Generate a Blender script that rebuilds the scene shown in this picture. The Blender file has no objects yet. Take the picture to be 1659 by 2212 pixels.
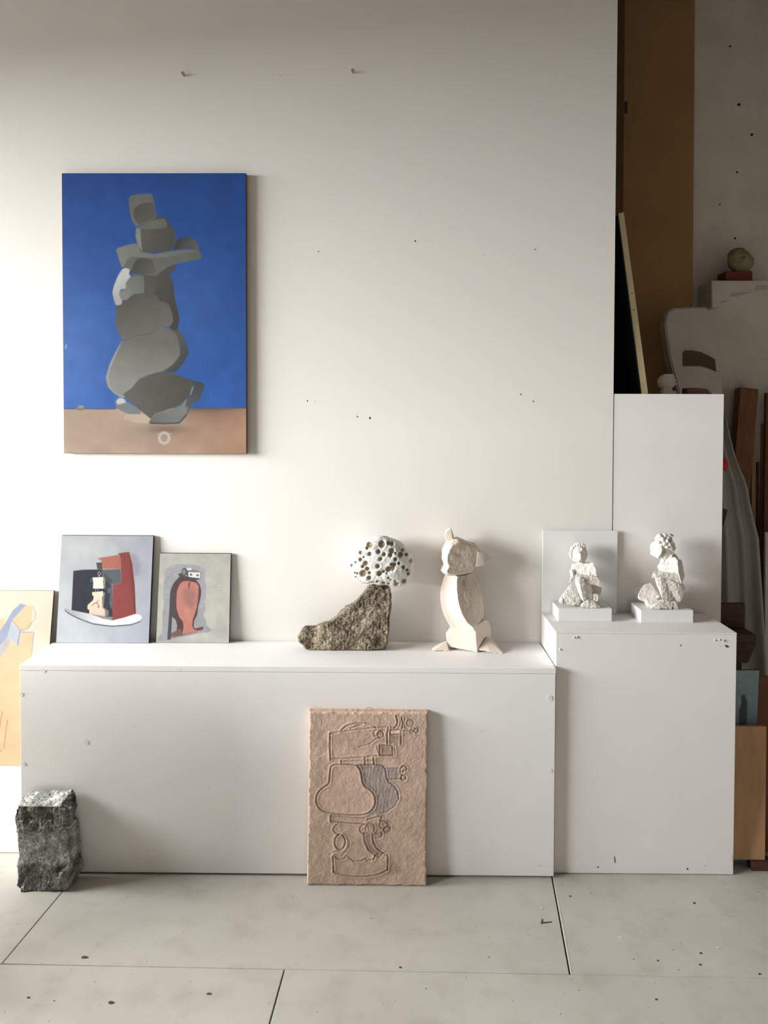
import bpy, bmesh, math, random
import numpy as np
from mathutils import Vector, Matrix, noise as mnoise

# ------------------------------------------------------------------ camera, sky, exposure
scene = bpy.context.scene
COL = scene.collection
FPX, CAMH = 1738.7, 1.45
YAW, PITCH, ROLL, SHIFT = math.radians(0.655), math.radians(1.58), math.radians(0.16), 163.3
_f = np.array([-math.sin(YAW)*math.cos(PITCH), math.cos(YAW)*math.cos(PITCH), -math.sin(PITCH)])
_r = np.array([math.cos(YAW), math.sin(YAW), 0.0])
_u = np.cross(_r, _f)
_c, _s = math.cos(ROLL), math.sin(ROLL)
CR, CU, CF = _c*_r+_s*_u, -_s*_r+_c*_u, _f
cam_d = bpy.data.cameras.new('camera')
cam = bpy.data.objects.new('camera', cam_d); COL.objects.link(cam)
cam.matrix_world = Matrix(((CR[0], CU[0], -CF[0], 0), (CR[1], CU[1], -CF[1], 0), (CR[2], CU[2], -CF[2], CAMH), (0, 0, 0, 1)))
cam_d.sensor_fit = 'AUTO'; cam_d.sensor_width = 36
cam_d.lens = FPX/2212*36
cam_d.shift_y = -SHIFT/2212
cam_d.clip_start = 0.02
scene.camera = cam

world = bpy.data.worlds.new('overcast_sky'); scene.world = world
world.use_nodes = True
bg = world.node_tree.nodes['Background']
bg.inputs[0].default_value = (0.955, 0.97, 0.97, 1)
bg.inputs[1].default_value = 42.5
vs = scene.view_settings
vs.view_transform = 'Standard'; vs.look = 'None'; vs.gamma = 1.0; vs.use_curve_mapping = False
vs.exposure = 0.0

# window opening in the left wall (daylight comes in here)
WX, WY0, WY1, WZ0, WZ1 = -3.72, -0.25, 2.74, 1.15, 2.52
portal_d = bpy.data.lights.new('window_portal', 'AREA')
portal_d.shape = 'RECTANGLE'; portal_d.size = WY1-WY0; portal_d.size_y = WZ1-WZ0
portal_d.cycles.is_portal = True
portal = bpy.data.objects.new('window_portal', portal_d); COL.objects.link(portal)
portal.location = (WX-0.05, (WY0+WY1)/2, (WZ0+WZ1)/2)
portal.rotation_euler = (math.radians(90), 0, math.radians(-90))   # faces +X

# ------------------------------------------------------------------ helpers
def ray(px, py):
    d = CR*((px-829.5)/FPX) + CU*((1106-SHIFT-py)/FPX) + CF
    return d
def PY(px, py, Y):
    d = ray(px, py); t = Y/d[1]
    return Vector((d[0]*t, Y, CAMH+d[2]*t))
def PZ(px, py, z):
    d = ray(px, py); t = (z-CAMH)/d[2]
    return Vector((d[0]*t, d[1]*t, z))
def crop(x0, y0, s):
    return lambda x, y: (x0+x/s, y0+y/s)
def lin(c):
    c = np.asarray(c, float)/255.0
    return np.where(c <= 0.04045, c/12.92, ((c+0.055)/1.055)**2.4)
def tag(o, label=None, cat=None, group=None, kind=None):
    if label: o['label'] = label
    if cat: o['category'] = cat
    if group: o['group'] = group
    if kind: o['kind'] = kind
    return o
def root(name, loc, label, cat, group=None):
    e = bpy.data.objects.new(name, None); COL.objects.link(e)
    e.empty_display_size = 0.05
    e.location = loc
    return tag(e, label, cat, group)
def child(o, parent):
    o.parent = parent
    o.matrix_parent_inverse = Matrix.Translation(-(world_loc(parent)))
    return o
def world_loc(o):
    # every mesh is built in world coordinates with its object origin cancelled by the parent inverse
    return o.location.copy() if o.parent is None else Vector((0, 0, 0))
def link(name, me, mat=None, parent=None, smooth=False):
    o = bpy.data.objects.new(name, me); COL.objects.link(o)
    if mat:
        me.materials.clear(); me.materials.append(mat)
    if smooth:
        me.polygons.foreach_set('use_smooth', [True]*len(me.polygons))
    if parent: child(o, parent)
    return o
def mesh(name, v, f):
    me = bpy.data.meshes.new(name)
    me.from_pydata([tuple(map(float, p)) for p in v], [], f)
    me.update()
    return me
def bm_mesh(name, bm):
    me = bpy.data.meshes.new(name); bm.to_mesh(me); bm.free(); return me
def add_box(bm, x0, x1, y0, y1, z0, z1):
    vs_ = [bm.verts.new(p) for p in ((x0,y0,z0),(x1,y0,z0),(x1,y1,z0),(x0,y1,z0),(x0,y0,z1),(x1,y0,z1),(x1,y1,z1),(x0,y1,z1))]
    for q in ((0,3,2,1),(4,5,6,7),(0,1,5,4),(1,2,6,5),(2,3,7,6),(3,0,4,7)):
        bm.faces.new([vs_[i] for i in q])
def box(name, x0, x1, y0, y1, z0, z1, mat, parent=None, bevel=0.0015):
    bm = bmesh.new(); add_box(bm, x0, x1, y0, y1, z0, z1)
    if bevel: bmesh.ops.bevel(bm, geom=list(bm.edges), offset=bevel, segments=2, affect='EDGES', profile=0.5)
    return link(name, bm_mesh(name, bm), mat, parent)
def add_hull(bm, pts):
    vs_ = [bm.verts.new(p) for p in pts]
    r = bmesh.ops.convex_hull(bm, input=vs_)
    junk = [g for g in r['geom_interior'] if isinstance(g, bmesh.types.BMVert)] + [g for g in r['geom_unused'] if isinstance(g, bmesh.types.BMVert)]
    if junk: bmesh.ops.delete(bm, geom=list(set(junk)), context='VERTS')
def hull_obj(name, pts, mat, parent=None, bevel=0.0):
    bm = bmesh.new(); add_hull(bm, pts)
    if bevel: bmesh.ops.bevel(bm, geom=list(bm.edges), offset=bevel, segments=1, affect='EDGES')
    bmesh.ops.recalc_face_normals(bm, faces=list(bm.faces))
    return link(name, bm_mesh(name, bm), mat, parent)
def add_ball(bm, c, r, sub=2):
    m = Matrix.Translation(c) @ Matrix.Diagonal((r[0], r[1], r[2], 1)) if hasattr(r, '__len__') else Matrix.Translation(c) @ Matrix.Scale(r, 4)
    bmesh.ops.create_icosphere(bm, subdivisions=sub, radius=1.0, matrix=m)
def add_limb(bm, a, b, ra, rb):
    a, b = Vector(a), Vector(b)
    pts = []
    for c, r in ((a, ra), (b, rb)):
        for i in range(6):
            t = math.pi*(i-2.5)/6
            for k in range(8):
                q = 2*math.pi*k/8
                pts.append(c+Vector((math.cos(t)*math.cos(q), math.cos(t)*math.sin(q), math.sin(t)))*r)
    add_hull(bm, pts)
def add_tube(bm, pts, r, n=8):
    pts = [Vector(p) for p in pts]
    rings = []
    for i, p in enumerate(pts):
        d = (pts[min(i+1, len(pts)-1)]-pts[max(i-1, 0)]).normalized()
        a = d.orthogonal().normalized(); b = d.cross(a)
        rings.append([bm.verts.new(p+(a*math.cos(2*math.pi*k/n)+b*math.sin(2*math.pi*k/n))*r) for k in range(n)])
    for A, B in zip(rings, rings[1:]):
        for k in range(n): bm.faces.new((A[k], A[(k+1) % n], B[(k+1) % n], B[k]))
    bm.faces.new(rings[0][::-1]); bm.faces.new(rings[-1])
def prism(name, poly, y0, y1, mat, parent=None, bevel=0.0):
    """outline given as world (x, z) points, extruded from depth y0 to y1"""
    n = len(poly)
    v = [(x, y0, z) for x, z in poly]+[(x, y1, z) for x, z in poly]
    bm = bmesh.new()
    vs_ = [bm.verts.new(p) for p in v]
    bm.faces.new(vs_[:n]); bm.faces.new(vs_[n:][::-1])
    for i in range(n): bm.faces.new((vs_[i], vs_[n+i], vs_[n+(i+1) % n], vs_[(i+1) % n]))
    bmesh.ops.recalc_face_normals(bm, faces=list(bm.faces))
    if bevel: bmesh.ops.bevel(bm, geom=list(bm.edges), offset=bevel, segments=2, affect='EDGES')
    return link(name, bm_mesh(name, bm), mat, parent)
def bake(o, *mods):
    for typ, kw in mods:
        m = o.modifiers.new('m', typ)
        for k, v in kw.items(): setattr(m, k, v)
    dg = bpy.context.evaluated_depsgraph_get(); dg.update()
    me = bpy.data.meshes.new_from_object(o.evaluated_get(dg))
    o.modifiers.clear(); o.data = me
    return o
# vectorised value noise
_rng = np.random.RandomState(7)
_LAT = _rng.rand(32, 32, 32)*2-1
def vn3(p, s=1.0, off=0.0):
    q = np.asarray(p)*s+off+1000
    i = np.floor(q).astype(int); f = q-i; f = f*f*(3-2*f); i &= 31; j = (i+1) & 31
    L = _LAT
    def g(a, b, c): return L[a, b, c]
    x0 = g(i[:,0],i[:,1],i[:,2])*(1-f[:,0])+g(j[:,0],i[:,1],i[:,2])*f[:,0]
    x1 = g(i[:,0],j[:,1],i[:,2])*(1-f[:,0])+g(j[:,0],j[:,1],i[:,2])*f[:,0]
    x2 = g(i[:,0],i[:,1],j[:,2])*(1-f[:,0])+g(j[:,0],i[:,1],j[:,2])*f[:,0]
    x3 = g(i[:,0],j[:,1],j[:,2])*(1-f[:,0])+g(j[:,0],j[:,1],j[:,2])*f[:,0]
    y0 = x0*(1-f[:,1])+x1*f[:,1]; y1 = x2*(1-f[:,1])+x3*f[:,1]
    return y0*(1-f[:,2])+y1*f[:,2]
def fbm3(p, s, n=3, off=0.0):
    return sum(vn3(p, s*2**k, off+k*7.3)*0.5**k for k in range(n))
def coords(me):
    a = np.empty(len(me.vertices)*3); me.vertices.foreach_get('co', a); return a.reshape(-1, 3)
def normals(me):
    a = np.empty(len(me.vertices)*3); me.vertex_normals.foreach_get('vector', a); return a.reshape(-1, 3)
def set_coords(me, c):
    me.vertices.foreach_set('co', np.ascontiguousarray(c, dtype=np.float32).ravel()); me.update()
def set_color(me, rgb, name='paint'):
    at = me.color_attributes.new(name, 'FLOAT_COLOR', 'POINT')
    a = np.ones((len(rgb), 4), dtype=np.float32); a[:, :3] = rgb
    at.data.foreach_set('color', a.ravel())

# ------------------------------------------------------------------ materials
def nodemat(name):
    m = bpy.data.materials.new(name); m.use_nodes = True
    nt = m.node_tree; b = nt.nodes['Principled BSDF']
    return m, nt, b
def mat(name, col, rough=0.7, var=0.06, scale=6.0, bump=0.0, bscale=80.0, srgb=True, stretch=None, spec=0.3):
    m, nt, b = nodemat(name)
    c = lin(col) if srgb else np.array(col)
    N = nt.nodes.new; L = nt.links.new
    tc = N('ShaderNodeTexCoord'); src = tc.outputs['Object']
    if stretch:
        mp = N('ShaderNodeMapping'); mp.inputs['Scale'].default_value = stretch; L(src, mp.inputs[0]); src = mp.outputs[0]
    nz = N('ShaderNodeTexNoise'); nz.inputs['Scale'].default_value = scale; nz.inputs['Detail'].default_value = 6; nz.inputs['Roughness'].default_value = 0.6
    L(src, nz.inputs['Vector'])
    rp = N('ShaderNodeValToRGB')
    rp.color_ramp.elements[0].position = 0.3; rp.color_ramp.elements[1].position = 0.7
    rp.color_ramp.elements[0].color = (*np.clip(c*(1-var), 0, 1), 1); rp.color_ramp.elements[1].color = (*np.clip(c*(1+var), 0, 1), 1)
    L(nz.outputs['Fac'], rp.inputs[0]); L(rp.outputs[0], b.inputs['Base Color'])
    b.inputs['Roughness'].default_value = rough
    b.inputs['Specular IOR Level'].default_value = spec
    if bump:
        n2 = N('ShaderNodeTexNoise'); n2.inputs['Scale'].default_value = bscale; n2.inputs['Detail'].default_value = 4; L(src, n2.inputs['Vector'])
        bp = N('ShaderNodeBump'); bp.inputs['Strength'].default_value = bump; bp.inputs['Distance'].default_value = 0.002
        L(n2.outputs['Fac'], bp.inputs['Height']); L(bp.outputs[0], b.inputs['Normal'])
    return m
def paintmat(name, rough=0.55, bump=0.1, bscale=220.0, spec=0.3):
    m, nt, b = nodemat(name)
    N = nt.nodes.new; L = nt.links.new
    at = N('ShaderNodeAttribute'); at.attribute_name = 'paint'
    L(at.outputs['Color'], b.inputs['Base Color'])
    b.inputs['Roughness'].default_value = rough; b.inputs['Specular IOR Level'].default_value = spec
    tc = N('ShaderNodeTexCoord')
    nz = N('ShaderNodeTexNoise'); nz.inputs['Scale'].default_value = bscale; nz.inputs['Detail'].default_value = 3; L(tc.outputs['Object'], nz.inputs['Vector'])
    bp = N('ShaderNodeBump'); bp.inputs['Strength'].default_value = bump; bp.inputs['Distance'].default_value = 0.001
    L(nz.outputs['Fac'], bp.inputs['Height']); L(bp.outputs[0], b.inputs['Normal'])
    return m
def floormat():
    m, nt, b = nodemat('painted_floor')
    N = nt.nodes.new; L = nt.links.new
    tc = N('ShaderNodeTexCoord')
    def noise(s, d, off):
        mp = N('ShaderNodeMapping'); mp.inputs['Location'].default_value = (off, off*2, 0); L(tc.outputs['Object'], mp.inputs[0])
        n = N('ShaderNodeTexNoise'); n.inputs['Scale'].default_value = s; n.inputs['Detail'].default_value = d; L(mp.outputs[0], n.inputs['Vector']); return n.outputs['Fac']
    def ramp(fac, p0, c0, p1, c1):
        r = N('ShaderNodeValToRGB'); r.color_ramp.elements[0].position = p0; r.color_ramp.elements[1].position = p1
        r.color_ramp.elements[0].color = (*c0, 1); r.color_ramp.elements[1].color = (*c1, 1); L(fac, r.inputs[0]); return r.outputs[0]
    def mul(a, b_):
        mx = N('ShaderNodeMix'); mx.data_type = 'RGBA'; mx.blend_type = 'MULTIPLY'; mx.inputs[0].default_value = 1.0
        L(a, mx.inputs[6]); L(b_, mx.inputs[7]); return mx.outputs[2]
    base = ramp(noise(3.0, 6, 0), 0.3, (0.48, 0.455, 0.405), 0.7, (0.55, 0.525, 0.47))
    sm = ramp(noise(11, 8, 3), 0.25, (0.86, 0.85, 0.83), 0.5, (1, 1, 1))
    sp = ramp(noise(75, 1, 5), 0.2, (0.30, 0.28, 0.26), 0.25, (1, 1, 1))
    lt = ramp(noise(120, 1, 9), 0.77, (1, 1, 1), 0.82, (1.35, 1.35, 1.35))
    L(mul(mul(mul(base, sm), sp), lt), b.inputs['Base Color'])
    b.inputs['Roughness'].default_value = 0.5; b.inputs['Specular IOR Level'].default_value = 0.3
    bp = N('ShaderNodeBump'); bp.inputs['Strength'].default_value = 0.12; bp.inputs['Distance'].default_value = 0.002
    L(noise(40, 6, 1), bp.inputs['Height']); L(bp.outputs[0], b.inputs['Normal'])
    return m
def stonemat(name, c0, c1, c2, s=60.0, rough=0.9, bump=0.6, tone=False):
    m, nt, b = nodemat(name)
    N = nt.nodes.new; L = nt.links.new
    tc = N('ShaderNodeTexCoord')
    n1 = N('ShaderNodeTexNoise'); n1.inputs['Scale'].default_value = s*0.25; n1.inputs['Detail'].default_value = 8; n1.inputs['Roughness'].default_value = 0.7
    n2 = N('ShaderNodeTexNoise'); n2.inputs['Scale'].default_value = s*2.2; n2.inputs['Detail'].default_value = 4
    L(tc.outputs['Object'], n1.inputs['Vector']); L(tc.outputs['Object'], n2.inputs['Vector'])
    r1 = N('ShaderNodeValToRGB'); e = r1.color_ramp.elements
    e[0].position = 0.32; e[0].color = (*lin(c0), 1); e[1].position = 0.68; e[1].color = (*lin(c2), 1)
    k = e.new(0.5); k.color = (*lin(c1), 1)
    r2 = N('ShaderNodeValToRGB'); e = r2.color_ramp.elements
    e[0].position = 0.36; e[0].color = (0.45, 0.45, 0.45, 1); e[1].position = 0.62; e[1].color = (1.15, 1.15, 1.15, 1)
    mx = N('ShaderNodeMix'); mx.data_type = 'RGBA'; mx.blend_type = 'MULTIPLY'; mx.inputs[0].default_value = 0.8
    L(n1.outputs['Fac'], r1.inputs[0]); L(n2.outputs['Fac'], r2.inputs[0]); L(r1.outputs[0], mx.inputs[6]); L(r2.outputs[0], mx.inputs[7])
    res = mx.outputs[2]
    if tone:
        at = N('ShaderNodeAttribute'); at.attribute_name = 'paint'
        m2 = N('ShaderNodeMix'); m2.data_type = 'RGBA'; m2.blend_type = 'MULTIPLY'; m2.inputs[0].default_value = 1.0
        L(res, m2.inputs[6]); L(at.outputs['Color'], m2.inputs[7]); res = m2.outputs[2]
    L(res, b.inputs['Base Color']); b.inputs['Roughness'].default_value = rough; b.inputs['Specular IOR Level'].default_value = 0.2
    bp = N('ShaderNodeBump'); bp.inputs['Strength'].default_value = bump; bp.inputs['Distance'].default_value = 0.003
    L(n2.outputs['Fac'], bp.inputs['Height']); L(bp.outputs[0], b.inputs['Normal'])
    return m
M = {}
M['wall'] = mat('white_wall_paint', (0.82, 0.79, 0.745), 0.75, 0.012, 1.6, 0.08, 60, srgb=False)
M['white'] = mat('white_board_paint', (0.84, 0.825, 0.80), 0.6, 0.025, 5, 0.06, 50, srgb=False)
M['plinth'] = mat('white_plinth_paint', (0.86, 0.83, 0.80), 0.65, 0.025, 4, 0.06, 50, srgb=False)
M['block'] = mat('pale_grey_block_paint', (0.80, 0.80, 0.79), 0.6, 0.02, 15, 0.05, 80, srgb=False)
M['roomwall'] = mat('room_wall', (0.25, 0.228, 0.198), 0.85, 0.03, 2, srgb=False)
M['ceiling'] = mat('ceiling_paint', (0.20, 0.18, 0.157), 0.9, 0.03, 2, srgb=False)
M['alcove'] = mat('alcove_plaster', (0.74, 0.70, 0.63), 0.9, 0.10, 5, 0.5, 12, srgb=False)
M['floor'] = floormat()
M['gap'] = mat('dark_gap', (40, 37, 33), 0.95, 0.1)
M['ground'] = mat('outside_ground', (0.05, 0.05, 0.05), 0.95, 0.1, srgb=False)
M['paint'] = paintmat('oil_paint')
M['paint_gloss'] = paintmat('oil_paint_satin', 0.38, 0.12, 300, 0.4)
M['edge'] = mat('canvas_edge', (118, 92, 76), 0.8, 0.12, 30)
M['dark_edge'] = mat('dark_panel_edge', (58, 56, 54), 0.8, 0.1, 30)
M['nail'] = mat('painted_nail', (150, 145, 138), 0.5, 0.05)
M['scuff'] = mat('dark_scuff', (92, 88, 82), 0.9, 0.2, 60)
M['hole'] = mat('nail_hole', (55, 50, 46), 0.9, 0.1)
M['screw'] = mat('painted_screw', (225, 222, 216), 0.5, 0.03)

# ------------------------------------------------------------------ the room
YB, YW = 2.4834, 2.7667          # bench front, partition face
BX0, BX1, BZ = -1.1666, 0.5074, 0.6633
WALLX = 0.7533
YA = 3.55                        # alcove wall
CEIL = 3.35
def struct(o): return tag(o, kind='structure')
wall = struct(box('wall_back', WX, WALLX, YW, YW+0.045, -0.06, CEIL, M['wall'], bevel=0))
struct(box('wall_alcove', WX, 2.6, YA, YA+0.1, -0.06, CEIL, M['alcove'], bevel=0))
struct(box('wall_right', 2.6, 2.7, -2.6, YA+0.1, -0.06, CEIL, M['roomwall'], bevel=0))
struct(box('wall_rear', WX-0.2, 2.7, -2.7, -2.6, -0.06, CEIL, M['roomwall'], bevel=0))
struct(box('ceiling', WX-0.2, 2.7, -2.7, YA+0.1, CEIL, CEIL+0.1, M['ceiling'], bevel=0))
bm = bmesh.new()
X0, X1 = WX-0.2, WX
add_box(bm, X0, X1, -2.6, WY0, -0.06, CEIL); add_box(bm, X0, X1, WY1, YA, -0.06, CEIL)
add_box(bm, X0, X1, WY0, WY1, -0.06, WZ0); add_box(bm, X0, X1, WY0, WY1, WZ1, CEIL)
struct(link('wall_left', bm_mesh('wall_left', bm), M['roomwall']))
bm = bmesh.new()
for y in np.linspace(WY0, WY1, 4): add_box(bm, WX-0.16, WX-0.12, y-0.02, y+0.02, WZ0, WZ1)
for z in (WZ0+0.02, WZ1-0.02): add_box(bm, WX-0.16, WX-0.12, WY0, WY1, z-0.02, z+0.02)
struct(link('window_1', bm_mesh('window_1', bm), M['white']))
struct(box('ground', -40, WX-0.2, -30, 30, -0.6, -0.5, M['ground'], bevel=0))

struct(box('shade_block', -2.02, -1.33, 1.82, 2.04, 0, 0.92, M['roomwall'], bevel=0.004))   # unseen block added left of the frame to shade bench front and floor

# floor: painted sheets with open joints over a dark underside
floor = struct(box('floor', WX, 2.6, -2.6, YA, -0.05, -0.022, M['gap'], bevel=0))
def fz(px, py): p = PZ(px, py, 0); return np.array((p.x, p.y))
A0, A1 = fz(10, 2082), fz(1232, 2105)       # long joint across
Cb, Ct = fz(1232, 2105), fz(1195, 1905)     # right joint
Bt, Bb = fz(140, 1920), fz(45, 2033)        # left joint
Dt, Db = fz(615, 2092), fz(582, 2212)       # front joint
da = (A1-A0)/np.linalg.norm(A1-A0)
def onA(t): return A0+da*t
def isect(p, d, q, e):
    m_ = np.array([[d[0], -e[0]], [d[1], -e[1]]]); s = np.linalg.solve(m_, q-p); return p+d*s[0]
dC = (Ct-Cb)/np.linalg.norm(Ct-Cb); dB = (Bt-Bb)/np.linalg.norm(Bt-Bb); dD = (Dt-Db)/np.linalg.norm(Dt-Db)
PB = isect(A0, da, Bb, dB); PC = isect(A0, da, Cb, dC); PD = isect(A0, da, Db, dD)
def slab(pts, g):
    c = sum(pts)/4; P = []
    for p in pts:
        P.append(p)
    bm = bmesh.new()
    n = 4
    ins = []
    for i in range(4):
        a, b_, c_ = P[i-1], P[i], P[(i+1) % 4]
        e1 = (b_-a)/np.linalg.norm(b_-a); e2 = (c_-b_)/np.linalg.norm(c_-b_)
        n1 = np.array((-e1[1], e1[0])); n2 = np.array((-e2[1], e2[0]))
        ins.append(isect(b_+n1*g[i-1], e1, b_+n2*g[i], e2))
    top = [bm.verts.new((p[0], p[1], 0)) for p in ins]; bot = [bm.verts.new((p[0], p[1], -0.02)) for p in ins]
    bm.faces.new(top); bm.faces.new(bot[::-1])
    for i in range(4): bm.faces.new((top[i], bot[i], bot[(i+1) % 4], top[(i+1) % 4]))
    bmesh.ops.recalc_face_normals(bm, faces=list(bm.faces))
    te = [e for e in bm.edges if e.verts[0] in top and e.verts[1] in top]
    bmesh.ops.bevel(bm, geom=te, offset=0.0012, segments=1, affect='EDGES')
    return link('floor_sheet', bm_mesh('floor_sheet', bm), M['floor'], floor)
LB, LF = 1.7, 4.6
far = -da*0
dl, dr = -3.2, 2.5
def at_x(x): return A0+da*((x-A0[0])/da[0])
EL, ER = at_x(WX+0.005), at_x(2.58)
def up(p, d, y): return p+d*((y-p[1])/d[1])
ytop, ybot = YA-0.005, -2.59
nrm = np.array((0, 1.0))
gA, gB, gC, gD = 0.0012, 0.0012, 0.0028, 0.0018
# counter-clockwise, gap per side (front, right, back, left)
slab([EL, PB, up(PB, dB, ytop), up(EL, nrm, ytop)], (gA, gB, 0, 0))
slab([PB, PC, up(PC, dC, ytop), up(PB, dB, ytop)], (gA, gC, 0, gB))
slab([PC, ER, up(ER, nrm, ytop), up(PC, dC, ytop)], (0.0004, 0, 0, 0.0012))
slab([up(EL, nrm, ybot), up(PD, dD, ybot), PD, EL], (0, gD, gA, 0))
slab([up(PD, dD, ybot), up(ER, nrm, ybot), ER, PD], (0, 0, 0.0006, gD))

# marks on the floor
M['floor_mark'] = mat('dark_floor_mark', (78, 74, 66), 0.9, 0.2, 60)
M['floor_chip'] = mat('pale_floor_chip', (214, 206, 190), 0.9, 0.1, 60)
def floor_patch(name, pts, m):
    q = [PZ(x, y, 0.0) for x, y in pts]; n_ = len(q)
    v = [(p.x, p.y, 0.0006) for p in q]+[(p.x, p.y, -0.001) for p in q]
    me = mesh(name, v, [tuple(range(n_))]+[(k, n_+k, n_+(k+1) % n_, (k+1) % n_) for k in range(n_)])
    bm_ = bmesh.new(); bm_.from_mesh(me); bmesh.ops.recalc_face_normals(bm_, faces=list(bm_.faces)); bm_.to_mesh(me); bm_.free()
    return link(name, me, m, floor)
floor_patch('floor_mark', [(1167.6, 1996), (1170.5, 1985), (1173, 1985.5), (1172.5, 1992), (1192, 1990.5), (1192, 1993), (1172, 1995.5)], M['floor_mark'])
for x, y, rx, ry in ((183, 2068, 8, 3), (240, 2166, 7, 3.5), (452, 2147, 6, 2.5), (62, 2155, 4, 2), (865, 2090, 3, 2), (1418, 2159, 3, 2), (1514, 2059, 3, 2), (1641, 2104, 3.5, 2), (1500, 1951, 3, 2), (1232, 1936, 2.5, 1.5), (1513, 2084, 4, 1.6), (1421, 2075, 2, 2)):
    floor_patch('floor_mark', [(x+rx*math.cos(a)*(1+0.25*math.sin(3*a+x)), y+ry*math.sin(a)) for a in np.linspace(0, 2*math.pi, 10, endpoint=False)], M['floor_mark'])
for x, y, rx, ry in ((1169, 1962, 3, 2), (1341, 2025, 4, 2), (1551, 2047, 4, 2)):
    floor_patch('floor_chip', [(x+rx*math.cos(a), y+ry*math.sin(a)) for a in np.linspace(0, 2*math.pi, 8, endpoint=False)], M['floor_chip'])
rj = random.Random(4); prev = None
for k in range(14):
    t0, t1 = k/14, (k+0.8)/14
    xa, ya, xb, yb = 1198.5+34*t0, 1915+186*t0, 1198.5+34*t1, 1915+186*t1
    w0_ = rj.uniform(0.8, 3.0)
    floor_patch('chipped_edge', [(xa+1.6, ya), (xa+1.6+w0_, ya+2), (xb+1.6+w0_*0.6, yb), (xb+1.6, yb)], M['floor_chip'])

# nails and small holes on the partition
for px, py, lab in ((397, 164, 'painted-over nail stub sticking out of the white wall above the blue painting'), (762, 158, 'painted-over nail stub sticking out of the bare white wall, right of its twin')):
    p = PY(px, py, YW)
    bm = bmesh.new(); add_tube(bm, [(p.x, YW+0.004, p.z), (p.x+0.001, YW-0.016, p.z+0.002)], 0.0035, 10)
    add_tube(bm, [(p.x+0.001, YW-0.016, p.z+0.002), (p.x+0.001, YW-0.019, p.z+0.002)], 0.0058, 12)
    tag(link('wall_nail', bm_mesh('wall_nail', bm), M['nail']), lab, 'nail')
def spot(name, px, py, Y, rx, rz, m, parent, ang=0.0, d=0.0006):
    p = PY(px, py, Y); v = []; n = 10
    for k in range(n):
        a = 2*math.pi*k/n; x, z = rx*math.cos(a), rz*math.sin(a)
        v.append((p.x+x*math.cos(ang)-z*math.sin(ang), Y-d, p.z+x*math.sin(ang)+z*math.cos(ang)))
    v += [(q[0], Y+0.001, q[2]) for q in v]
    f = [tuple(range(n))[::-1]]+[(k, (k+1) % n, n+(k+1) % n, n+k) for k in range(n)]
    return link(name, mesh(name, v, f), m, parent)
for px, py, s in ((897, 521, 3), (688, 543, 2), (605, 163, 1.6), (1156, 539, 2), (1125, 852, 2.2), (1152, 867, 2.2), (664, 866, 2.2), (772, 900, 2.4), (799, 903, 3.4), (680, 867, 1.2), (1045, 550, 1.3)):
    spot('wall_pit', px, py, YW, 0.0008*s, 0.0012*s, M['hole'], wall, 0.3)

# ------------------------------------------------------------------ bench, plinth, tall box, ledge
T = 0.018
bench = root('display_bench', ((BX0+BX1)/2, (YB+YW)/2, 0), 'long low white painted box bench along the wall', 'bench')
box('top_panel', BX0, BX1, YB, YW-0.002, BZ-T, BZ, M['white'], bench)
box('front_panel', BX0+0.001, BX1-0.001, YB+0.001, YB+T, 0.007, BZ-T-0.0006, M['white'], bench, 0.001)
box('side_panel', BX0, BX0+T, YB+T, YW-0.002, 0, BZ-T, M['white'], bench)
box('side_panel', BX1-T, BX1, YB+T, YW-0.002, 0, BZ-T, M['white'], bench)
fp = [o for o in bench.children if o.name.startswith('front_panel')][0]
for px, py, r in ((95, 1449, 5), (47, 1500, 5), (52, 1650, 5), (187, 1603, 6), (1188, 1508, 7), (1190, 1665, 4), (390, 1447, 3), (330, 1449, 2)):
    spot('filled_screw_hole', px, py, YB+0.001, 0.0012*r, 0.0014*r, M['screw'], fp, 0.4, 0.0012)
for px, py in ((450, 1700), (290, 1570), (1168, 1870), (1040, 1580), (1178, 1893)):
    spot('scuff', px, py, YB+0.001, 0.0016, 0.001, M['scuff'], fp)

LX0, LX1, LZ, YL = 0.5123, 1.0769, 0.7691, 2.5113
pl = root('plinth', ((LX0+LX1)/2, (YL+YW)/2, 0), 'white painted plinth standing right of the bench, holding the two clay figures', 'plinth')
box('top_panel', LX0, LX1, YL, YW-0.008, LZ-0.004, LZ, M['plinth'], pl, 0.001)
pf = box('front_panel', LX0+0.0005, LX1-0.0005, YL+0.0005, YL+T, 0.002, LZ-0.0045, M['plinth'], pl, 0.001)
box('side_panel', LX0, LX0+T, YL+T, YW-0.008, 0, LZ-0.004, M['plinth'], pl, 0.0008)
box('side_panel', LX1-T, LX1, YL+T, YW-0.008, 0, LZ-0.004, M['plinth'], pl, 0.0008)
for px, py, r in ((1241, 1377, 3.0), (1247, 1376.5, 3.6), (1210, 1403, 2.4), (1545, 1383, 2.4), (1555, 1382, 2.6), (1564, 1384, 3.6)):
    p = PY(px, py, YL); bm = bmesh.new()
    for k, (a, b_, rr) in enumerate(((0.0006, -0.0012, r*0.0013), (-0.0008, -0.0022, r*0.0008))):
        add_tube(bm, [(p.x, YL+a, p.z), (p.x, YL+b_, p.z)], rr, 12)
    link('screw_head', bm_mesh('screw_head', bm), M['screw'], pf)
    spot('screw_recess', px, py, YL-0.0022, r*0.00045, r*0.00045, M['scuff'], pf)
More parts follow.
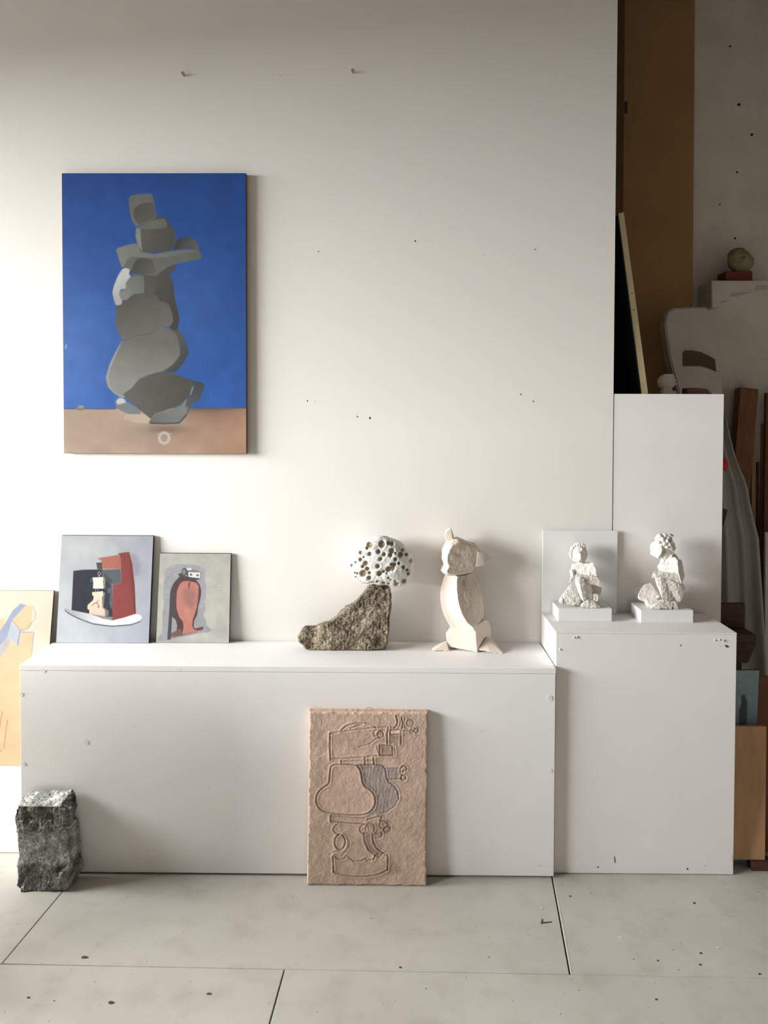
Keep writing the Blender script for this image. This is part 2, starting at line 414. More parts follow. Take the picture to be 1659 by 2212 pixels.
for px, py, rx, rz, a in ((1570, 1396, 5, 2.6, -0.5), (1328, 1857, 1.2, 8, 0.1), (1485, 1877, 2.2, 2.2, 0), (1292, 1873, 2.2, 1.6, 0), (1524, 1870, 1, 1, 0), (1470, 1394, 1.2, 2, 0), (1580, 1855, 3, 9, 0.2)):
    spot('scuff', px, py, YL+0.0005, rx*0.0014, rz*0.0014, M['scuff'] if rx < 3 or rz < 4 else M['screw'], pf, a)

TBX0, YT = WALLX+0.003, YW+0.0015
tz = PY(1440, 851, YT).z
TBX1 = PY(1562, 1000, YT).x
tb = root('tall_plinth', ((TBX0+TBX1)/2, YT+0.2, 0), 'tall white box plinth at the end of the wall behind the clay figures', 'plinth')
tf = box('front_panel', TBX0, TBX1, YT, YT+0.015, 0, tz, M['plinth'], tb, 0.001)
box('side_panel', TBX0, TBX0+0.015, YT+0.015, YT+0.42, 0, tz-0.015, M['plinth'], tb, 0.001)
box('side_panel', TBX1-0.015, TBX1, YT+0.015, YT+0.42, 0, tz-0.015, M['plinth'], tb, 0.001)
box('top_panel', TBX0, TBX1, YT+0.015, YT+0.42, tz-0.015, tz, M['plinth'], tb, 0.001)
c6 = crop(1350, 1140, 9.759)
spot('scuff', *c6(985, 155), YT, 0.0075, 0.0022, M['scuff'], tf, -0.6)

YLG = PZ(15, 1843, 0).y
lzt = PY(20, 1656, YLG+0.03).z
tag(box('low_ledge', -2.3, BX0-0.03, YLG, YW-0.002, 0, lzt, M['white'], bevel=0.004), 'low bright white ledge at the left edge, left of the bench', 'ledge')

# ------------------------------------------------------------------ flat pictures: colour worked out on a fine grid
def smooth_poly(pts, n=4):
    P = np.array(pts, float); N = len(P); out = []
    for i in range(N):
        p0, p1, p2, p3 = P[i-1], P[i], P[(i+1) % N], P[(i+2) % N]
        for k in range(n):
            t = k/n
            out.append(0.5*((2*p1)+(-p0+p2)*t*0.8+(2*p0-5*p1+4*p2-p3)*t*t*0.8+(1-0.8)*(0)*t+(-p0+3*p1-3*p2+p3)*t**3*0.8) if False else
                       (1-t)*p1+t*p2+0.18*t*(1-t)*((p1-p0)*(1-t)+(p2-p3)*t))
    return np.array(out)
class Canvas:
    """corners TL, TR, BR, BL in traced coordinates; nx x ny grid of linear rgb"""
    def __init__(self, corners, nx, ny, k):
        self.c = np.array(corners, float); self.nx, self.ny, self.k = nx, ny, k
        u, v = np.meshgrid(np.linspace(0, 1, nx), np.linspace(0, 1, ny))
        TL, TR, BR, BL = self.c
        w = lambda a: a[..., None]
        xy = TL*w((1-u)*(1-v))+TR*w(u*(1-v))+BR*w(u*v)+BL*w((1-u)*v)
        self.x, self.y = xy[..., 0], xy[..., 1]
        self.rgb = np.zeros((ny, nx, 3))
        p = np.stack([self.x.ravel(), self.y.ravel(), np.zeros(nx*ny)], 1)
        self.p = p
    def noise(self, size, off=0.0, n=3):
        return fbm3(self.p, 1.0/size, n, off).reshape(self.ny, self.nx)
    def col(self, c): return lin(c)/self.k
    def fill(self, fn): self.rgb[:] = fn(self)
    def alpha_poly(self, pts, soft=3.0, smooth=True):
        P = smooth_poly(pts) if smooth else np.array(pts, float)
        x0, y0 = P.min(0)-soft*2; x1, y1 = P.max(0)+soft*2
        m = (self.x >= x0) & (self.x <= x1) & (self.y >= y0) & (self.y <= y1)
        a = np.zeros_like(self.x)
        X, Y = self.x[m], self.y[m]
        if len(X) == 0: return a
        ins = np.zeros(len(X), bool); dist = np.full(len(X), 1e9)
        for i in range(len(P)):
            ax, ay = P[i-1]; bx, by = P[i]
            cond = (ay > Y) != (by > Y)
            if ay != by: ins ^= cond & (X < (bx-ax)*(Y-ay)/(by-ay)+ax)
            dx, dy = bx-ax, by-ay; L = dx*dx+dy*dy+1e-9
            t = np.clip(((X-ax)*dx+(Y-ay)*dy)/L, 0, 1)
            dist = np.minimum(dist, np.hypot(X-ax-t*dx, Y-ay-t*dy))
        sd = np.where(ins, dist, -dist)
        a[m] = np.clip(sd/(2*soft)+0.5, 0, 1)
        return a
    def poly(self, pts, c, soft=3.0, c2=None, axis=None, smooth=True, var=0.05, nz=60):
        a = self.alpha_poly(pts, soft, smooth)
        C = np.broadcast_to(self.col(c), self.rgb.shape)
        if c2 is not None:
            (ax, ay), (bx, by) = axis
            L = (bx-ax)**2+(by-ay)**2
            t = np.clip(((self.x-ax)*(bx-ax)+(self.y-ay)*(by-ay))/L, 0, 1)[..., None]
            C = C*(1-t)+self.col(c2)*t
        if var: C = C*(1+var*self.noise(nz, c[0]*0.37)[..., None])
        self.rgb = self.rgb*(1-a[..., None])+C*a[..., None]
    def dist_line(self, pts, closed=False, R=1e9):
        P = np.array(pts, float); d = np.full(self.x.shape, 1e9); s = np.zeros(self.x.shape)
        rng = range(len(P)) if closed else range(1, len(P))
        m = (self.x > P[:, 0].min()-R) & (self.x < P[:, 0].max()+R) & (self.y > P[:, 1].min()-R) & (self.y < P[:, 1].max()+R)
        X, Y = self.x[m], self.y[m]; dd = np.full(len(X), 1e9); ss = np.zeros(len(X))
        for i in rng:
            ax, ay = P[i-1]; bx, by = P[i]
            dx, dy = bx-ax, by-ay; L = dx*dx+dy*dy+1e-9
            t = np.clip(((X-ax)*dx+(Y-ay)*dy)/L, 0, 1)
            q = np.hypot(X-ax-t*dx, Y-ay-t*dy)
            sg = ((X-ax)*dy-(Y-ay)*dx)/math.sqrt(L)
            up_ = q < dd; ss = np.where(up_, sg, ss); dd = np.minimum(dd, q)
        d[m] = dd; s[m] = ss
        return d, s
    def stroke(self, pts, c, w=8, soft=3.0, closed=False, op=1.0):
        d, _ = self.dist_line(pts, closed, w+soft*2)
        a = np.clip((w/2-d)/(2*soft)+0.5, 0, 1)[..., None]*op
        self.rgb = self.rgb*(1-a)+self.col(c)*a
    def ellipse(self, cx, cy, rx, ry, c, soft=3.0, **kw):
        t = np.linspace(0, 2*math.pi, 24, endpoint=False)
        self.poly([(cx+rx*math.cos(a), cy+ry*math.sin(a)) for a in t], c, soft, smooth=False, **kw)
def circ(cx, cy, rx, ry=None, n=20, a0=0, a1=360):
    ry = ry or rx
    return [(cx+rx*math.cos(math.radians(a)), cy+ry*math.sin(math.radians(a))) for a in np.linspace(a0, a1, n)]
def grid_mesh(name, TL, TR, BR, BL, nx, ny, height=None, nvec=None):
    u, v = np.meshgrid(np.linspace(0, 1, nx), np.linspace(0, 1, ny))
    A = [np.array(q) for q in (TL, TR, BR, BL)]
    w = lambda a: a[..., None]
    p = A[0]*w((1-u)*(1-v))+A[1]*w(u*(1-v))+A[2]*w(u*v)+A[3]*w((1-u)*v)
    if height is not None: p = p+np.array(nvec)*height[..., None]
    p = p.reshape(-1, 3)
    i = np.arange(nx*ny).reshape(ny, nx)
    f = np.stack([i[:-1, :-1], i[1:, :-1], i[1:, 1:], i[:-1, 1:]], -1).reshape(-1, 4)
    me = bpy.data.meshes.new(name)
    me.vertices.add(len(p)); me.vertices.foreach_set('co', p.astype(np.float32).ravel())
    me.loops.add(f.size); me.loops.foreach_set('vertex_index', f.astype(np.int32).ravel())
    me.polygons.add(len(f)); me.polygons.foreach_set('loop_start', np.arange(0, f.size, 4, dtype=np.int32))
    me.update(calc_edges=True); me.validate()
    return me
def slab_from(name, TL, TR, BR, BL, back, m, parent, bevel=0.0012):
    bm = bmesh.new()
    q = [Vector(p) for p in (TL, TR, BR, BL)]; b_ = [p+Vector(back) for p in q]
    add_hull(bm, q+b_)
    bmesh.ops.dissolve_limit(bm, angle_limit=0.02, verts=list(bm.verts), edges=list(bm.edges))
    if bevel: bmesh.ops.bevel(bm, geom=list(bm.edges), offset=bevel, segments=2, affect='EDGES')
    bmesh.ops.recalc_face_normals(bm, faces=list(bm.faces))
    return link(name, bm_mesh(name, bm), m, parent)
def picture(rt, cv, TL, TR, BR, BL, thick, m, edge, face_name='painted_face', body='stretcher'):
    TL, TR, BR, BL = (Vector(q) for q in (TL, TR, BR, BL))
    n = (TR-TL).cross(BL-TL).normalized()
    if n.y > 0: n = -n
    slab_from(body, TL, TR, BR, BL, -n*thick, edge, rt)
    e = n*0.0006; i = 0.0012
    h = (TR-TL).normalized()*i; k = (BL-TL).normalized()*i
    me = grid_mesh(face_name, TL+e+h+k, TR+e-h+k, BR+e-h-k, BL+e+h-k, cv.nx, cv.ny)
    set_color(me, np.clip(cv.rgb.reshape(-1, 3), 0.003, 0.95))
    return link(face_name, me, m, rt, smooth=True)

# --- blue painting
cv = Canvas([(105, 105), (1408, 112), (1408, 2083), (118, 2072)], 330, 500, 1.30)
def bgf(c):
    t = np.clip((c.y-105)/1650, 0, 1)[..., None]
    blue = c.col((44, 84, 158))*(1-t)+c.col((52, 96, 172))*t
    glow = np.exp(-(((c.x-180)/330)**2+((c.y-1330)/420)**2))+0.55*np.exp(-(((c.x-1050)/260)**2+((c.y-1050)/300)**2))  # lower-left term paints a gloss sheen into the blue
    blue = blue*(1-glow[..., None]*0.38)+c.col((88, 130, 196))*glow[..., None]*0.38
    blue = blue*(1+0.10*c.noise(90, 2)[..., None])
    s = np.clip((c.x-700)/700, 0, 1)[..., None]
    tan = c.col((172, 150, 133))*(1-s)+c.col((182, 143, 118))*s
    tan = tan*(1+0.10*c.noise(130, 5)[..., None])
    sh = np.exp(-np.clip((c.y-1765), 0, 999)/60)*np.clip((c.x-930)/60, 0, 1)*np.clip((1500-c.x)/300, 0, 1)
    sh = np.maximum(sh, 0.75*np.exp(-(((c.x-840)/170)**2+((c.y-1905)/35)**2)))
    tan = tan*(1-0.55*sh[..., None])
    g = np.clip((c.y-(1757+(c.x-118)*0.002))/8+0.5, 0, 1)[..., None]
    return blue*(1-g)+tan*g
cv.fill(bgf)
cv.stroke([(118, 1757), (480, 1760)], (70, 78, 100), 8); cv.stroke([(1040, 1760), (1408, 1760)], (90, 88, 96), 7)
cv.ellipse(235, 1752, 30, 18, (120, 112, 108)); cv.ellipse(238, 1744, 18, 9, (150, 142, 132))
S = [
 ([(560,1800),(700,1797),(732,1815),(722,1862),(640,1860),(540,1830)], (186,168,150), None, None),
 ([(480,1712),(500,1685),(540,1688),(565,1712),(620,1740),(662,1765),(658,1797),(580,1797),(520,1772),(487,1748)], (118,124,126), None, None),
 ([(488,1705),(512,1684),(546,1692),(555,1716),(500,1728)], (188,188,184), None, None),
 ([(525,1285),(478,1370),(440,1450),(415,1540),(430,1605),(480,1655),(535,1685),(600,1640),(560,1300)], (150,153,148), None, None),
 ([(870,1185),(925,1195),(960,1240),(990,1310),(1004,1370),(970,1432),(910,1503),(820,1497),(880,1400),(900,1280)], (72,74,75), (92,92,88), ((980,1380),(880,1300))),
 ([(540,1275),(640,1240),(760,1220),(800,1188),(865,1195),(920,1250),(938,1320),(940,1382),(890,1450),(815,1497),(720,1522),(650,1552),(600,1612),(540,1662),(490,1648),(450,1605),(436,1540),(448,1470),(488,1380),(522,1300)], (112,111,104), (140,141,136), ((600,1280),(580,1580))),
 ([(780,800),(830,765),(910,745),(905,782),(865,825),(890,855),(902,940),(912,1010),(936,1100),(936,1150),(918,1212),(868,1190),(820,1080),(770,960),(690,940),(690,815)], (82,82,76), (68,68,64), ((780,830),(920,1150))),
 ([(488,1030),(530,1000),(590,965),(690,942),(770,962),(800,1000),(862,1022),(885,1085),(892,1145),(868,1180),(800,1190),(760,1222),(640,1242),(540,1277),(520,1255),(500,1200),(478,1150),(488,1090)], (86,85,79), (110,110,103), ((640,960),(760,1220))),
 ([(690,815),(770,825),(780,880),(760,945),(690,938)], (88,88,82), None, None),
 ([(560,765),(588,775),(580,810),(594,832),(562,872),(562,912),(522,918),(512,946),(532,986),(527,1022),(490,1030),(473,990),(463,940),(475,890),(500,830),(530,780)], (176,178,178), (205,204,200), ((520,1000),(540,800))),
 ([(590,830),(640,820),(690,828),(692,940),(612,952),(562,992),(522,988),(510,942),(556,910),(558,872)], (134,136,130), (112,114,108), ((540,980),(680,840))),
 ([(545,765),(560,705),(640,690),(740,700),(782,740),(802,800),(775,825),(690,818),(600,812),(580,775)], (108,110,103), None, None),
 ([(612,745),(640,705),(690,697),(740,702),(777,742),(768,792),(700,817),(620,812),(583,800),(604,772)], (78,78,72), (96,96,90), ((640,720),(740,800))),
 ([(490,640),(510,625),(570,608),(640,598),(672,655),(760,672),(880,652),(1000,640),(1070,648),(1097,682),(1092,706),(1000,722),(910,742),(860,758),(805,795),(770,780),(740,705),(640,690),(575,700),(540,765),(525,755),(508,700)], (134,136,129), (116,118,112), ((520,640),(1080,690))),
 ([(740,700),(850,695),(950,675),(1060,656),(1097,686),(1090,706),(1000,722),(910,742),(835,768),(800,797),(770,770)], (108,110,104), None, None),
 ([(900,640),(905,600),(935,565),(975,553),(1015,556),(1058,586),(1077,618),(1070,648),(1000,630),(940,642)], (70,72,70), (104,106,100), ((930,590),(1050,640))),
 ([(770,412),(820,405),(852,430),(872,462),(902,505),(912,560),(906,600),(885,646),(850,653),(720,661),(668,656),(645,600),(630,560),(630,510),(648,480),(690,455)], (84,84,79), None, None),
 ([(632,490),(662,492),(668,560),(670,610),(678,655),(660,632),(640,592),(629,550)], (146,148,143), None, None),
 ([(668,500),(780,495),(850,482),(885,505),(906,545),(900,602),(880,646),(720,659),(680,656),(672,600)], (96,96,90), (84,84,78), ((690,520),(890,620))),
 ([(652,478),(740,437),(828,424),(854,466),(840,486),(780,496),(690,499),(650,492)], (114,116,109), None, None),
 ([(580,285),(600,262),(640,254),(737,249),(752,282),(766,340),(776,412),(730,440),(690,456),(650,470),(635,482),(604,440),(590,390),(584,340)], (118,120,113), None, None),
 ([(612,392),(620,352),(650,327),(692,313),(750,308),(763,346),(773,406),(730,432),(690,450),(650,463),(624,432)], (90,90,84), (100,100,94), ((640,340),(740,430))),
 ([(535,1660),(600,1612),(650,1552),(720,1522),(812,1497),(900,1515),(1000,1553),(1036,1587),(1030,1642),(985,1692),(950,1732),(870,1762),(765,1798),(735,1832),(660,1772),(600,1722)], (94,92,85), (82,81,75), ((620,1620),(960,1600))),
 ([(1000,1550),(1112,1585),(1102,1640),(1076,1706),(1036,1716),(1002,1782),(960,1842),(925,1858),(955,1780),(975,1702),(1034,1642),(1040,1592)], (70,75,78), (92,95,94), ((1090,1600),(960,1820))),
 ([(735,1832),(770,1797),(870,1767),(945,1737),(987,1692),(978,1752),(998,1748),(984,1802),(932,1860),(822,1864),(718,1862)], (104,106,103), (124,126,124), ((740,1840),(960,1740))),
]
for pts, c, c2, ax in S: cv.poly(pts, c, 4, c2, ax, var=0.07, nz=70)
cv.stroke([(730,1862),(830,1866),(935,1862),(985,1805)], (52, 58, 74), 9); cv.stroke([(1032,1610),(1015,1660)], (165,168,165), 5)
cv.stroke([(690,830),(693,940)], (70,70,66), 5); cv.stroke([(545,1280),(640,1243),(760,1223)], (88,88,82), 6, 5)
cv.stroke(circ(828, 1968, 34, 38), (196, 184, 176), 17, 6); cv.stroke([(778,1938),(880,1938)], (186,170,160), 9, 6, op=0.6)
cv.stroke([(128, 1330), (135, 1305)], (190, 205, 225), 5)
y0 = YW-0.026
bp = root('blue_painting', PY(333, 981, y0), 'painting of grey stacked stones on a vivid blue ground, hanging on the wall', 'painting')
ptl, pbr = PY(133, 374, y0), PY(532.5, 981, y0)
picture(bp, cv, (ptl.x, y0, ptl.z), (pbr.x, y0, ptl.z), (pbr.x, y0, pbr.z), (ptl.x, y0, pbr.z), 0.024, M['paint_gloss'], M['edge'])

# --- painting with the hat
def lean_rect(bl, br, top, z0, Ytop, tilt=0):
    """panel standing on height z0 with its lower front edge at the pixels bl/br, top edge at row top and depth Ytop"""
    L, R = PZ(*bl, z0), PZ(*br, z0)
    yb = (L.y+R.y)/2
    zt = PY((bl[0]+br[0])/2, top, Ytop).z
    return (L.x, Ytop, zt), (R.x, Ytop, zt), (R.x, yb, z0), (L.x, yb, z0)
cv = Canvas([(170, 118), (1600, 112), (1535, 1795), (68, 1800)], 190, 210, 1.05)
def bgf(c):
    t = np.clip((c.x-200)/1300, 0, 1)[..., None]; v = np.clip((c.y-118)/1680, 0, 1)[..., None]
    a = c.col((160, 163, 164))*(1-v)+c.col((182, 187, 192))*v
    b_ = c.col((152, 155, 163))*(1-v)+c.col((162, 166, 175))*v
    r = a*(1-t)+b_*t
    g = np.exp(-(((c.x-620)/350)**2+((c.y-320)/220)**2))[..., None]
    return (r*(1-0.5*g)+c.col((184, 188, 186))*0.5*g)*(1+0.06*c.noise(160, 3)[..., None])
cv.fill(bgf)
cv.poly([(1230,400),(1330,420),(1400,560),(1380,720),(1300,740)], (136,138,148), 40)
brim = [(200,1270),(240,1258),(310,1290),(600,1335),(850,1390),(960,1430),(1150,1395),(1330,1345),(1400,1360),(1428,1400),(1400,1445),(1250,1500),(950,1525),(650,1490),(400,1400),(260,1325)]
cv.poly([(x, y+20) for x, y in brim], (72,74,82), 6)
cv.poly(brim, (158,161,164), 6, (226,226,226), ((380,1330),(950,1490)))
cv.poly([(345,672),(500,652),(720,648),(800,645),(900,700),(960,860),(965,1440),(840,1420),(600,1345),(312,1290),(330,950)], (34,38,48), 5, smooth=False, var=0.15)
cv.poly([(790,650),(1092,638),(1096,852),(1060,876),(962,880),(966,1400),(920,1380),(905,1100),(860,900),(800,780)], (80,85,91), 5, smooth=False)
cv.poly([(703,540),(802,534),(806,650),(722,642)], (70,64,60), 4, smooth=False)
cv.poly([(722,470),(1052,414),(1095,480),(1092,636),(806,638),(800,545),(770,497)], (160,98,82), 5, smooth=False, c2=(150,92,76), axis=((800,560),(1090,560)))
cv.poly([(1050,390),(1222,364),(1272,560),(1312,900),(1332,1335),(1150,1400),(955,1450),(968,880),(1060,876),(1096,852),(1092,480)], (128,60,57), 5, smooth=False, c2=(118,52,50), axis=((1000,900),(1300,500)))
cv.poly([(1228,400),(1275,560),(1312,900),(1332,1335),(1300,1345),(1250,800)], (112,48,48), 8, smooth=False)
cv.poly([(850,780),(920,800),(925,930),(860,960),(850,1020),(925,1020),(912,1200),(962,1290),(958,1395),(900,1372),(850,1250),(830,1070)], (42,46,52), 5, smooth=False)
cv.poly([(830,700),(900,760),(970,830),(900,860),(850,800)], (62,66,70), 14)
cv.poly([(640,1345),(850,1385),(960,1395),(955,1448),(800,1420)], (128,128,132), 10, smooth=False)
cv.poly([(812,775),(848,790),(846,942),(812,948)], (122,117,114), 4, smooth=False)
cv.poly([(806,1000),(852,1015),(836,1060),(822,1240),(902,1300),(898,1372),(838,1382),(815,1265),(795,1240)], (112,108,108), 4, smooth=False)
cv.poly([(650,775),(815,768),(812,850),(818,948),(655,948),(660,860)], (234,210,196), 4, smooth=False)
cv.poly([(640,1005),(720,1000),(810,988),(816,1055),(795,1080),(800,1240),(822,1268),(842,1290),(842,1382),(595,1346),(595,1290),(565,1262),(570,1210),(655,1132),(668,1070),(642,1052)], (228,198,178), 4, smooth=False, c2=(220,180,162), axis=((720,1050),(700,1370)))
cv.stroke([(740,1135),(700,1175),(730,1180),(750,1240),(722,1235)], (112,88,70), 12); cv.stroke([(690,1170),(640,1215)], (120,96,80), 14)
cv.stroke([(700,950),(690,990)], (150,150,150), 7); cv.stroke([(730,945),(730,985)], (150,150,150), 7)
cv.stroke(circ(752, 712, 22, 26), (150,158,178), 8); cv.stroke([(752,738),(752,768)], (190,185,180), 8); cv.stroke(circ(632, 815, 16, 24), (100,105,130), 7); cv.stroke([(800,860),(812,830)], (120,105,95), 6)
h = root('hat_painting', PZ(228, 1389.5, BZ), 'small painting of a red and black hat with a pale figure, leaning on the wall', 'painting')
q = lean_rect((119.4, 1389.5), (322.8, 1389), 1156.5, BZ, YW-0.016)
c4 = PY(133.5, 1156.5, YW-0.016), PY(332, 1155.5, YW-0.016)
q = ((c4[0].x, q[0][1], q[0][2]), (c4[1].x, q[1][1], q[1][2]), q[2], q[3])
picture(h, cv, *q, 0.013, M['paint'], M['dark_edge'], body='panel')

# --- painting with the coat
cv = Canvas([(175, 135), (1520, 130), (1490, 1825), (95, 1825)], 160, 195, 1.0)
def bgf(c):
    t = np.clip((c.y-135)/1690, 0, 1)[..., None]
    r = c.col((166, 164, 156))*(1-t)+c.col((180, 180, 170))*t
    g = np.exp(-(((c.x-1300)/170)**2+((c.y-1600)/160)**2))+np.exp(-(((c.x-450)/400)**2+((c.y-1800)/90)**2))
    r = r*(1-0.55*g[..., None])+c.col((146, 146, 148))*0.55*g[..., None]
    return r*(1+0.07*c.noise(130, 9)[..., None])
cv.fill(bgf)
cv.poly([(270,480),(330,400),(420,350),(550,335),(750,345),(950,375),(1030,450),(1030,640),(1050,820),(1045,980),(1015,1030),(1035,1080),(1030,1200),(1000,1310),(1050,1400),(1060,1490),(1160,1590),(1060,1630),(950,1640),(600,1720),(300,1790),(110,1790),(200,1640),(215,1550),(220,1300),(245,1050),(225,950),(245,650)], (147,147,152), 12, var=0.12, nz=90)
cv.stroke([(430,470),(340,560),(300,700)], (132,132,140), 40, 20, op=0.6)
cv.poly([(540,580),(600,555),(700,570),(860,640),(930,720),(957,830),(950,960),(910,1120),(880,1300),(830,1400),(818,1500),(840,1555),(980,1522),(1003,1548),(970,1588),(890,1592),(880,1612),(590,1690),(540,1690),(385,1720),(375,1600),(410,1330),(345,1330),(365,1150),(370,850),(420,720),(480,640)], (76,58,58), 5)
cv.poly([(365,870),(480,870),(480,1300),(410,1335),(342,1335)], (70,64,64), 5, smooth=False)
cv.poly([(342,1320),(402,1320),(390,1560),(372,1772),(308,1772),(328,1500)], (68,68,70), 5, smooth=False)
cv.poly([(415,1345),(470,1400),(497,1500),(480,1625),(385,1655),(395,1500)], (145,146,150), 5)
cv.poly([(385,1650),(480,1600),(560,1560),(600,1640),(560,1690),(385,1722)], (112,80,78), 8)
cv.poly([(600,668),(720,655),(870,690),(910,760),(905,900),(885,1100),(850,1240),(800,1380),(788,1500),(820,1570),(900,1597),(890,1622),(760,1642),(598,1672),(620,1550),(610,1430),(540,1340),(490,1180),(485,1000),(500,850),(540,740)], (176,116,104), 5)
cv.poly([(620,820),(760,780),(860,860),(850,1050),(780,1200),(660,1100),(600,950)], (150,106,97), 50)
cv.poly([(640,1180),(760,1200),(740,1400),(660,1380)], (182,124,112), 40)
cv.poly([(840,1565),(990,1522),(1003,1548),(960,1588),(900,1592)], (112,56,58), 5)
cv.poly([(725,665),(760,680),(745,760),(722,812),(700,740)], (128,78,72), 6)
cv.stroke([(380,1740),(560,1690),(900,1622)], (95,92,95), 9)
cv.poly([(520,530),(580,500),(620,560),(560,600)], (70,66,64), 8)
cv.ellipse(640, 482, 55, 76, (66,64,62), 5); cv.ellipse(632, 482, 36, 55, (118,119,119), 5)
cv.poly([(680,480),(760,440),(960,490),(945,615),(860,640),(690,590)], (70,68,66), 6, smooth=False)
cv.poly([(712,487),(944,492),(938,602),(716,576)], (206,208,208), 4, smooth=False)
cv.poly([(700,450),(780,425),(900,460),(940,485),(720,478)], (120,122,124), 6, smooth=False)
cv.poly([(680,410),(772,410),(772,445),(690,442)], (205,206,204), 5, smooth=False)
cv.ellipse(765, 535, 26, 22, (92,92,92), 5); cv.ellipse(890, 546, 26, 22, (92,92,92), 5)
cv.ellipse(1305, 742, 12, 12, (205,205,195), 5)
h = root('coat_painting', PZ(415, 1389, BZ), 'smallest painting, grey with a salmon coated figure, leaning beside the hat picture', 'painting')
q = lean_rect((336, 1389), (495.7, 1389), 1195, BZ, YW-0.014)
c4 = PY(345, 1195, YW-0.014), PY(499.3, 1195, YW-0.014)
q = ((c4[0].x, q[0][1], q[0][2]), (c4[1].x, q[1][1], q[1][2]), q[2], q[3])
picture(h, cv, *q, 0.011, M['paint'], M['dark_edge'], body='panel')

# --- peach board on the ledge
cv = Canvas([(-480, 100), (345, 115), (345, 1310), (-510, 1310)], 270, 370, 1.9)
cv.fill(lambda c: np.broadcast_to(c.col((255, 243, 220)), c.rgb.shape)*(1+0.04*c.noise(120, 4)[..., None]))
pe = (255, 222, 178)
cv.poly([(-500,420),(0,470),(65,440),(135,500),(155,405),(235,405),(235,560),(300,640),(370,700),(380,1320),(-520,1320)], pe, 4, smooth=False)
cv.poly([(85,250),(130,203),(172,214),(88,322),(65,440),(0,530),(-160,640),(-200,560),(0,410),(40,340)], (178,184,212), 5, smooth=False)
cv.poly([(0,315),(40,300),(30,360),(-60,500),(-120,480)], pe, 4, smooth=False)
cv.poly([(0,530),(65,440),(90,470),(20,600),(-160,760),(-200,660)], (214,210,214), 10, smooth=False)
cv.poly([(86,322),(170,214),(215,222),(214,345),(195,378),(150,396)], pe, 4, smooth=False)
cv.poly([(80,336),(146,396),(136,497),(65,440)], (212,220,228), 4, smooth=False)
cv.stroke([(215,225),(238,270),(236,310),(212,345)], (200,205,215), 6); cv.stroke([(214,345),(195,378),(150,396),(86,324)], (170,176,200), 6)
cv.stroke([(155,405),(235,405),(233,560)], (196,198,208), 8); cv.stroke([(146,396),(136,497)], (160,168,200), 8)
cv.poly([(-300,1155),(0,1155),(88,1212),(0,1216),(-300,1216)], (222,222,218), 4, smooth=False); cv.stroke([(0,1155),(88,1212),(-100,1216)], (160,160,165), 5)
for a, b_ in (((15,955),(12,1150)), ((0,958),(50,958)), ((75,950),(60,1160)), ((112,1010),(105,1190))): cv.stroke([a, b_], (188,150,112), 4)
h = root('peach_painting', PZ(-20, 1656, lzt), 'pale peach and blue board at the left edge, standing on the low ledge', 'painting')
yt_ = YW-0.012
zt_ = PY(60, 1275, yt_).z; xr = BX0-0.004; xl = PY(-152, 1274, yt_).x
yb_ = YLG+0.035
picture(h, cv, (xl, yt_, zt_), (xr, yt_, zt_), (xr, yb_, lzt), (xl-0.02, yb_, lzt), 0.008, M['paint'], M['edge'], body='panel')

